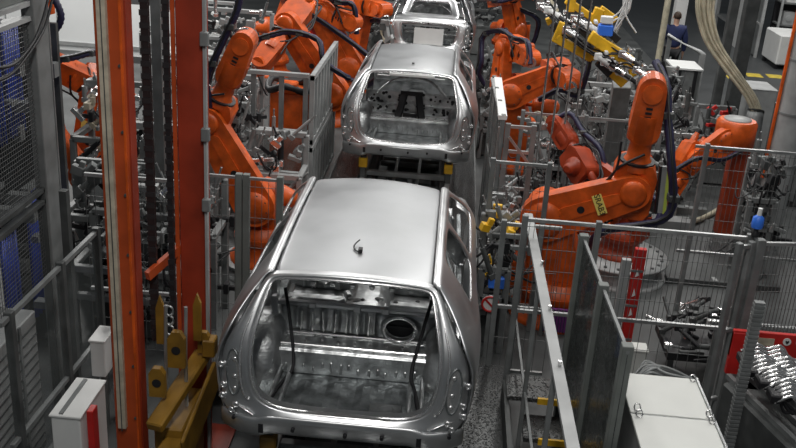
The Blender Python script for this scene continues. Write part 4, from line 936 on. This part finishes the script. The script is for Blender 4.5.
fixture('dark equipment rack at the left edge behind the sloping rail', (-3.0, 8.5, 0), (1.0, .6, 1.2), 17, ('grey_dark', 'grey', 'grey_dark', 'grey', 'black'), 30, 8)
# ---- yellow gripper
t = thing('welding_gripper', 'yellow gripper frame with silver clamps, held high at upper right', 'gripper', (2.0, 13.2, 2.3))
def yb(a, b, w=.1, h=.1, nm='beam'): MB().bar(a, b, w, h).build(nm, 'yellow', t, bevel=.01)
yb((1.84, 13.00, 2.63), (2.44, 13.00, 2.31), .14, .16); yb((1.41, 13.20, 2.53), (1.94, 13.20, 2.29), .1, .12); yb((1.48, 13.20, 2.75), (1.40, 13.20, 2.47), .07)
yb((1.57, 14.00, 2.94), (2.03, 14.00, 2.69), .09); yb((2.01, 14.00, 2.63), (2.07, 14.00, 2.86), .12, .14); yb((2.07, 14.00, 2.86), (2.32, 14.00, 2.71), .08); yb((1.65, 14.00, 3.00), (1.65, 14.00, 2.78), .12)
yb((1.94, 13.20, 2.29), (2.03, 13.00, 2.59), .07); yb((1.29, 13.60, 2.67), (1.37, 13.60, 2.71), .1); yb((2.39, 13.00, 2.34), (2.51, 13.00, 2.13), .05); yb((2.14, 13.20, 2.20), (2.43, 13.20, 1.97), .10, .14, 'rusty_beam')
m = MB()
for k, (px, py) in enumerate([(548, 10), (556, 16), (575, 18), (588, 24), (542, 22), (600, 60), (612, 66), (618, 70), (566, 30), (604, 34), (622, 52), (596, 52), (582, 34), (590, 44)]): pass
P_ = [(1.27, 13.40, 2.87), (1.41, 13.40, 2.80), (1.63, 13.30, 2.80), (1.82, 13.20, 2.73), (2.06, 12.90, 2.31), (2.19, 12.90, 2.25), (2.28, 12.90, 2.20), (1.52, 13.10, 2.67), (2.28, 12.90, 2.44), (1.97, 12.90, 2.38), (2.48, 12.80, 2.26), (1.17, 13.50, 2.90)]
for k, p in enumerate(P_):
    p = V(p); c = MB().cone(p, p+V((.16, -.05, -.08)), .05, .045, 12).box(p, (.1, .09, .1)).box(p+V((.1, 0, .06)), (.05, .12, .05)).build('clamp', 'bright' if k % 3 else 'white', t, bevel=.01)
    MB().cone(p+V((.16, -.05, -.08)), p+V((.24, -.08, -.12)), .03, n=10).build('piston', 'black', c)
for a, b in (((1.72, 13.20, 2.69), (1.90, 13.20, 2.54)), ((2.06, 13.10, 2.71), (2.24, 13.10, 2.58)), ((1.99, 13.00, 2.28), (2.18, 13.00, 2.13)), ((1.34, 13.30, 2.70), (1.47, 13.30, 2.57))): MB().bar(a, b, .12, .1).build('black_actuator', 'black', t, bevel=.01)
c_ = V((2.03, 13.00, 2.72)); MB().box(c_, (.2, .14, .16)).build('blue_camera', 'blue_bright', t, bevel=.02); MB().box(c_+V((0, -.02, .14)), (.16, .1, .1)).build('white_bracket', 'white', t, bevel=.01)
m = MB()
for k in range(9):
    a = V((2.25, 13.00, 3.03)); b = a+V((random.uniform(-.35, .3), random.uniform(-.1, .2), random.uniform(-.5, -.1))); m.nx().tube(bez([a+V((random.uniform(-.05, .1), 0, .5)), a+V((random.uniform(-.06, .06), 0, 0)), b], 10), .012, 5)
m.each('white_cable', 'white', t)
m = MB()
for k in range(14):
    a = V(P_[k % len(P_)]); b = V(P_[(k*5+3) % len(P_)]); m.nx().tube(bez([a, (a+b)/2+V((0, -.1, random.uniform(-.3, .1))), b], 10), .013, 5)
m.each('black_cable', 'black', t)
t = thing('support_column', 'thick grey column under the yellow gripper, left of forearm', 'column', (3.05, 15.0, 0)); MB().bar((2.62, 14.50, 0.49), (2.54, 14.00, 1.79), .26, .2, up=(0, 1, 0)).build('shaft', 'grey', t, bevel=.01); MB().b2((2.75, 14.4, 0), (3.2, 15, .06)).build('foot', 'grey', t)
# thin hanging wires in front (lines)
for i, (px, y) in enumerate(((559, 12), (566, 12), (588, 12), (600, 12))):
    p = V([(1.22, 12.00, 2.46), (1.38, 12.00, 2.47), (1.53, 12.00, 2.48), (1.66, 12.00, 2.49)][i])
    t = tag(MB().tube([(p.x, 12, .0), (p.x, 12, 4.2)], .013, 6).build('guide_wire', 'wire'), ['thin vertical steel wire, leftmost of four before the thick-armed robot', 'thin vertical steel wire, second from the left of four by the thick-armed robot', 'thin vertical steel wire, third from the left of four by the thick-armed robot', 'thin vertical steel wire, rightmost of four near the yellow gripper'][i], 'wire', 'vertical steel wires')
# ---- castings & gripper at the right
t = thing('gripper_rack', 'silver gripper lying on the floor behind the mesh fence', 'gripper', (2.75, 8.8, 0))
rnd = random.Random(5)
m = MB(); m.b2((2.40, 8.5, .25), (3.4, 9.15, .33)); m.build('bed', 'black', t)
for mt, k0 in (('bright', 14), ('grey_dark', 16), ('black', 30)):
    m = MB()
    for k in range(k0):
        c = V((rnd.uniform(2.38, 3.4), rnd.uniform(8.3, 9.3), rnd.uniform(.3, .66))); d = V((rnd.uniform(-1, 1), rnd.uniform(-.5, .5), rnd.uniform(-.3, .4))).normalized(); m.nx().cone(c, c+d*rnd.uniform(.1, .26), rnd.uniform(.012, .03), n=8); m.box(c, (.07, .06, .05))
    m.each('clamp' if mt != 'black' else 'hose', mt, t)
m = MB()
for x in (2.5, 3.2): m.b2((x-.03, 8.7, 0), (x+.03, 8.76, .25))
m.build('leg', 'grey', t)
t = thing('toothed_rail', 'bright toothed rail lying across behind the gate panel', 'rail', (3.2, 8.2, .0))
MB().b2((2.62, 8.16, .82), (3.7, 8.22, .88)).build('bar', 'grey_light', t); m = MB()
for k in range(34): m.nx().b2((2.63+.031*k, 8.14, .86), (2.647+.031*k, 8.16, .90))
m.each('tooth', 'bright', t); MB().b2((2.7, 8.17, 0), (2.76, 8.21, .82)).b2((3.5, 8.17, 0), (3.56, 8.21, .82)).build('leg', 'grey', t)
rg = thing('guard_panel', 'red guard panel with white round symbols at the right edge', 'panel', (2.9, 7.0, 0))
A_ = V((2.46, 7.00, 1.36)); B_ = V((2.98, 7.00, 1.43)); zt = A_.z + .035
MB().b2((A_.x, 6.98, zt-.24), (3.6, 7.02, zt)).build('panel', 'red', rg, bevel=.004); MB().b2((A_.x, 6.975, zt-.40), (A_.x+.17, 7.02, zt-.02)).build('return_flap', 'red', rg, bevel=.004)
MB().b2((A_.x+.05, 7.0, 0), (A_.x+.1, 7.04, zt-.3)).b2((3.5, 7.0, 0), (3.55, 7.04, zt-.2)).build('stand', 'grey_dark', rg)
MB().b2((A_.x+.20, 6.972, zt-.11), (A_.x+.33, 6.98, zt-.045)).build('rating_plate', 'cream', rg)
for q in (.43, .535):
    c = MB().cone((A_.x+q, 6.978, zt-.06), (A_.x+q, 6.972, zt-.06), .033, n=20).build('round_symbol', 'white', rg)
MB().prism([(-.016, .004), (0, -.018), (.016, .004), (.008, .014), (0, .006), (-.008, .014)], (A_.x+.43, 6.968, zt-.06), (1, 0, 0), (0, 0, 1), .004).build('symbol_mark', 'black', rg)
text_mesh('LE', .04, (A_.x+.535, 6.966, zt-.06), (1, 0, 0), (0, 0, 1), 'black', rg)
# silver hose manifolds
for i, (px, py) in enumerate(((770, 342), (768, 362), (782, 376), (790, 392), (788, 352))):
    b = V([(2.63, 6.70, 1.33), (2.63, 6.50, 1.34), (2.67, 6.35, 1.34), (2.72, 6.20, 1.32), (2.87, 6.70, 1.25)][i])
    t = thing('hose_manifold', ['curved silver pipe cluster directly below the rating plate', 'curved silver pipe cluster, second down from the red panel', 'curved silver pipe cluster, third down from the red panel', 'curved silver pipe cluster lowest at the right photo edge', 'curved silver pipe cluster under the round symbols'][i], 'pipes', (b.x, b.y, b.z-.1), 'silver pipe clusters at the right')
    for k in range(5):
        o = b+V((0, .03*k-.06, .018*k-.05)); MB().tube(bez([o+V((-.16, 0, -.02)), o+V((-.06, 0, .05)), o+V((.03, 0, .015)), o+V((.13, 0, .05)), o+V((.2, 0, -.03))], 14), .014, 7).build('pipe', 'bright', t)
    MB().box(b+V((-.15, 0, -.04)), (.08, .14, .07)).box(b+V((.12, .0, -.06)), (.1, .14, .06)).build('coupling', 'black', t, bevel=.01)
    m = MB()
    for k in range(3): m.nx().tube(bez([b+V((-.1, .0, -.06)), b+V((-.05+.05*k, -.03, -.16)), b+V((.1, 0, -.1-.02*k))], 10), .014, 5)
    m.each('black_hose', 'black', t)
t = thing('conveyor_bed', 'dark machine bed with rails beneath the silver pipe clusters', 'machine', (3.0, 6.3, 0))
MB().bar((2.62, 6.9, .55), (3.1, 5.3, .55), .45, .9).build('body', 'grey_dark', t, bevel=.02)
for q in (-.16, .02, .18): MB().bar((2.62+q, 6.9, 1.02), (3.1+q, 5.3, 1.02), .04, .04).build('rail', 'grey', t)
MB().b2((2.5, 6.75, .3), (3.6, 7.0, 1.0)).build('end_block', 'grey_dark', t); MB().bar((2.25, 6.3, .25), (2.6, 6.25, .3), .25, .2).build('pale_foot', 'grey_light', t)
t = thing('energy_chain', 'tall grey perforated cable chain rising before the red panel', 'chain', (2.45, 6.3, 0))
a_, b_ = V((2.40, 6.40, 0.66)), V((2.39, 6.40, 1.93))
d_ = (b_-a_).normalized(); a_ = a_-d_*(a_.z/d_.z)
MB().bar(a_, b_, .07, .05, up=(0, 1, 0)).build('core', 'grey', t)
m = MB(); L_ = (b_-a_).length
for k in range(int(L_/.035)): m.nx().bar(a_+d_*(.035*k), a_+d_*(.035*k+.02), .078, .06, up=(0, 1, 0))
m.each('link', 'grey', t)
fence('sturdy double post with bracing right of the white-topped cabinet', (2.50, 7.40), (2.62, 7.46), .0, 1.95, (0, 1), sp=0, rails=(.25, .6, 1.), pw=.05, postm='grey')
# ---- beige hoses
t = thing('hose_bundle', 'bundle of beige hoses drooping from the top right of picture', 'hoses', (4.26, 14.00, 1.84))
for k in range(7):
    o = V(((k-3)*.042+.05, .03*(k % 2), .02*(k % 3)))
    MB().tube([p+o*(1-.55*i/30) for i, p in enumerate(bez([(3.48, 14.00, 3.25), (3.51, 14.00, 2.92), (3.70, 14.00, 2.50), (*(4.07, 14.00, 2.09),), (4.39, 14.00, 1.76), (4.58, 14.00, 1.47)], 30))], .024, 7).build('hose', 'hose_beige', t)
m = MB(); m.tube(bez([(4.55, 14.00, 1.56), (4.53, 13.90, 1.28), (4.56, 13.80, 0.91), (4.61, 13.70, 0.41)], 14), .12, 10); m.build('sleeve', 'grey', t)
t = thing('floor_hose', 'pale hose lying in a curve on the floor behind the fence', 'hose', (3.4, 12.3, .05)); MB().tube(bez([(3.15, 13.13, 0.05), (3.65, 13.09, 0.05), (4.20, 13.71, 0.05), (4.42, 13.74, 0.30), (4.29, 13.31, 0.60)], 24), .04, 8).build('tube', 'hose_beige', t)
# ---- pillars / posts upper right
def pillar(name, lab, px, x, y, w, h, mt, cat='pillar'):
    t = thing(name, lab, cat, (x, y, 0)); MB().b2((x-w/2, y-w/2, 0), (x+w/2, y+w/2, h)).build('shaft', mt, t, bevel=.01); MB().b2((x-w*.8, y-w*.8, 0), (x+w*.8, y+w*.8, .04)).build('foot_plate', mt, t); return t
t = thing('round_pillar', 'thick round grey pillar with orange edge at right photo edge', 'pillar', (4.53, 12.5, 0)); MB().cone((4.53, 12.5, 0), (4.53, 12.5, 4.7), .19, n=28).build('shaft', 'grey_light', t); MB().b2((4.30, 12.46, 1.0), (4.33, 12.5, 4.6)).build('orange_strip', 'orange', t)
for z in (1.2, 1.9, 2.6, 3.3): MB().lathe((4.53, 12.5, z), (0, 0, 1), [(.2, 0), (.2, .03)], 24).build('band', 'grey', t)
pillar('steel_post', 'dark steel post left of the beige hoses', 0, 4.62, 16.4, .14, 4.7, 'grey_dark', 'post')
pillar('steel_post', 'dark steel post right of the beige hoses', 0, 5.02, 16.8, .22, 4.7, 'grey_dark', 'post')
t = thing('white_post', 'white steel post left of the walking person', 'post', (5.3, 23.2, 0)); MB().b2((5.15, 23, 0), (5.42, 23.25, 4.8)).build('shaft', 'white', t); MB().b2((5.05, 22.9, 0), (5.5, 23.3, .05)).build('foot_plate', 'grey', t)
t = thing('cream_pipe', 'slim cream pipe rising left of the white post', 'pipe', (4.6, 21.5, 0)); MB().cone((4.62, 21.5, 0), (4.62, 21.5, 4.5), .07).build('tube', 'hose_beige', t); MB().cone((4.62, 21.5, 0), (4.62, 21.5, .05), .14).build('flange', 'grey', t)
t = thing('handrail', 'grey handrail sloping beside the walking person', 'rail', (5.0, 19.5, 0)); MB().tube([(4.30, 19.50, 1.65), (4.87, 19.00, 1.45), (4.95, 19.00, 1.40)], .045, 8).build('bar', 'grey_light', t)
p = V((4.93, 19.00, 1.42)); MB().b2((p.x-.05, 18.95, 0), (p.x+.05, 19.05, p.z)).build('upright', 'grey_light', t); p = V((4.35, 19.50, 1.64)); MB().b2((p.x-.04, 19.46, 0), (p.x+.04, 19.54, p.z)).build('upright', 'grey', t)
t = box_thing('switch_cabinet', 'grey switch cabinet with pale top below the person', 'cabinet', (4.1, 17.6, 0), (4.6, 18.3, 1.35), 'grey'); MB().b2((4.08, 17.55, 1.36), (4.62, 18.32, 1.39)).build('pale_top', 'white', t)
for x in (4.2, 4.5): MB().b2((x-.03, 17.56, 0), (x+.03, 17.6, 1.35)).build('door_gap', 'black', t)
t = box_thing('switch_cabinet', 'grey switch cabinet behind the beige hose bundle', 'cabinet', (5.3, 16.9, 0), (5.8, 17.6, 1.25), 'grey_light')
t = box_thing('switch_cabinet', 'dark slatted cabinet right of the beige hose end', 'cabinet', (5.1, 14.3, 0), (5.9, 14.9, 1.5), 'grey_dark')
for x in (5.2, 5.45, 5.7): MB().b2((x-.03, 14.26, .1), (x+.03, 14.3, 1.45)).build('slat', 'grey', t)
t = thing('signal_lamp', 'white signal lamp near the yellow floor markings', 'lamp', (5.5, 16.2, 1.4)); MB().cone((5.75, 16.2, 0), (5.75, 16.2, 1.75), .03).build('pole', 'grey', t); MB().cone((5.75, 16.2, 1.75), (5.75, 16.2, 1.95), .08).build('white_lens', 'white', t)
# far right: cabinets and shelving across the aisle
t = thing('glazed_partition', 'white framed glazed partition across the aisle, upper right', 'partition', (8.4, 28.5, 0))
for y0_, y1_ in ((28.0, 28.9), (31.8, 32.6)): MB().b2((8.2, y0_, 0), (8.5, y1_, 5.2)).build('white_panel', 'white', t)
for y in (26.9, 27.4, 27.95): MB().b2((8.36, y-.04, 0), (8.44, y+.04, 5)).build('upright', 'grey_light', t)
MB().b2((8.39, 26.9, .05), (8.41, 28.0, 5)).build('grey_sheet', 'grey', t)
for z in (.9, 2.2): MB().b2((8.35, 26.9, z), (8.38, 28.0, z+.05)).build('crossbar', 'grey_light', t)
t = thing('storage_shelf', 'dark open shelf with pale bars left of the white partition', 'shelf', (8.5, 30, 0)); m = MB()
for z in (.4, 1.1, 1.8, 2.5, 3.2): m.b2((8.4, 28.95, z), (9.0, 31.7, z+.07))
for y in (29, 30.3, 31.6): m.b2((8.38, y-.05, 0), (8.46, y+.05, 4.6))
m.build('rack', 'grey_light', t); MB().b2((9.0, 28.95, 0), (9.05, 31.7, 4.6)).build('back_plate', 'black', t)
t = thing('low_cart', 'white low cart in front of the parts shelf, upper right', 'cart', (8.9, 26, 0)); MB().b2((8.5, 25.4, .12), (9.2, 26.7, .9)).build('body', 'white', t, bevel=.03)
for y in (25.5, 26.5): MB().b2((8.52, y, 0), (8.6, y+.1, .12)).build('foot', 'black', t)
t = thing('parts_shelf', 'dark parts shelf holding white components, right top corner', 'shelf', (10.2, 27.3, 0)); MB().b2((8.9, 27.6, 0), (11.6, 27.7, 5)).build('back_plate', 'black', t)
for z in (.9, 1.5, 2.1, 2.7): MB().b2((8.9, 27.0, z), (11.6, 27.6, z+.04)).build('board', 'grey', t)
for x in (8.85, 10.2): MB().b2((x, 26.95, 0), (x+.06, 27.0, 4)).build('upright', 'grey_light', t)
nm = ['bottom', 'second', 'third', 'top']
for k in range(4):
    for j in range(3):
        x = 9.0+.5*j; z = (.945, 1.545, 2.145, 2.745)[k]
        tag(MB().b2((x, 27.05, z), (x+.3, 27.3, z+.34)).cone((x+.15, 27.03, z+.17), (x+.15, 27.05, z+.17), .08).build('boxed_component', ('white', 'grey_light', 'blue')[2 if (k == 1 and j == 1) else (0 if (k+j) % 2 else 1)]), '%s component on the %s board of the parts shelf, %s' % (('blue' if (k == 1 and j == 1) else ('white' if (k+j) % 2 else 'pale grey')), nm[k], ('left place', 'middle place', 'right place')[j]), 'component', 'components on the parts shelf')
# extra cables lying over the robots and cells
def duct(lab, pts, w=.12, h=.1, mt='grey', name='cable_duct'):
    t = thing(name, lab, 'duct', tuple(pts[0]), 'grey cable ducts on the floor')
    m = MB()
    for a, b in zip(pts[:-1], pts[1:]): m.bar((a[0], a[1], a[2]+h/2), (b[0], b[1], b[2]+h/2), w, h)
    m.build('channel', mt, t, bevel=.005)
    m = MB()
    for a, b in zip(pts[:-1], pts[1:]):
        A = V(a); B = V(b); L = (B-A).length; d = (B-A)/L
        for k in range(int(L/.4)): m.nx().box(A+d*(.2+.4*k)+V((0, 0, h+.005)), (w*.9 if abs(d.y) > .5 else .05, .05 if abs(d.y) > .5 else w*.9, .012))
    m.each('cover_clip', 'grey_light', t)
duct('pale cable duct on the floor behind the large right robot', [(1.2, 12.9, 0), (3.6, 12.9, 0)], .25, .15, 'grey_light')
duct('cable duct crossing the floor beneath the gripper frame', [(1.1, 13.6, 0), (4.0, 13.6, 0)], .12, .1)
duct('cable duct along the floor behind the farther mesh fence', [(2.9, 11.0, 0), (4.3, 11.0, 0)], .12, .08, 'grey_dark')
duct('cable duct running beside the walkway left of the second car', [(-1.75, 10.2, 0), (-1.75, 11.9, 0)], .12, .2)
duct('cable duct running past the post left of the dark red column', [(-3.4, 9.8, 0), (-2.5, 9.8, 0)], .2, .25)
# ================================================================= DENSITY: more small equipment that stands in the cells
GD = ('grey_dark', 'grey', 'alu', 'black', 'grey')
fixture('low dark actuator stand between second screen and large robot', (.98, 11.6, 0), (.4, .5, .9), 31, GD, 40, 10)
fixture('low actuator stand right of the white-capped screen foot', (1.5, 13.3, 0), (.5, .4, 1.0), 32, ('alu', 'grey', 'bright', 'grey_dark', 'black'), 40, 10)
fixture('grey stand with many clamps behind the large robot arm, at the duct', (3.2, 13.4, 0), (.45, .35, .9), 33, ('grey', 'grey_light', 'alu', 'grey_dark', 'black'), 34, 8)
fixture('tall dark stand between slanting robot and cell frame', (-2.75, 11.7, 0), (.35, .3, 1.6), 34, ('grey', 'grey_light', 'grey_dark', 'alu', 'black'), 44, 10)
fixture('dark hose stand behind the low clear-panelled fence', (-3.5, 9.2, 0), (.8, .5, 1.5), 35, GD, 50, 14)
fixture('grey stand with clamps behind the thin black lift chain', (-3.3, 10.6, 0), (.4, .35, 2.1), 36, ('grey', 'alu', 'grey_light', 'bright', 'black'), 50, 14)
fixture('dark clamping stand between the saloon body and drum robot', (.75, 15.7, 0), (.3, .4, 1.1), 37, GD, 30, 8)
fixture('silver stand left of the grey support column', (2.9, 16.3, 0), (.6, .5, 1.6), 38, ('bright', 'alu', 'grey', 'grey_light', 'black'), 50, 14)
fixture('silver stand behind the large robot wrist', (3.85, 17.2, 0), (.5, .4, 1.4), 39, ('alu', 'alu', 'grey', 'bright', 'black'), 44, 14)
fixture('dark stand left of the saloon body beside the far robots', (-1.95, 21.2, 0), (.25, .6, 1.2), 41, GD, 30, 8)
fixture('grey stand in the cell left of the slatted screen', (-3.4, 13.6, 0), (.45, .35, 1.7), 42, ('grey_light', 'alu', 'grey', 'bright', 'black'), 46, 12, accent='yellow')
t = thing('no_entry_sign', 'round red and white warning sign near the car flank', 'sign', (.60, 8.7, 0)); MB().cone((.60, 8.66, .62), (.60, 8.65, .62), .09, n=24).build('disc', 'white', t); MB().tube([(.60+.08*math.cos(2*math.pi*k/24), 8.645, .62+.08*math.sin(2*math.pi*k/24)) for k in range(24)], .012, 6, True).bar((.545, 8.645, .675), (.655, 8.645, .565), .016).build('red_ring', 'red', t); MB().b2((.58, 8.67, 0), (.62, 8.7, .7)).build('stand_post', 'grey', t)
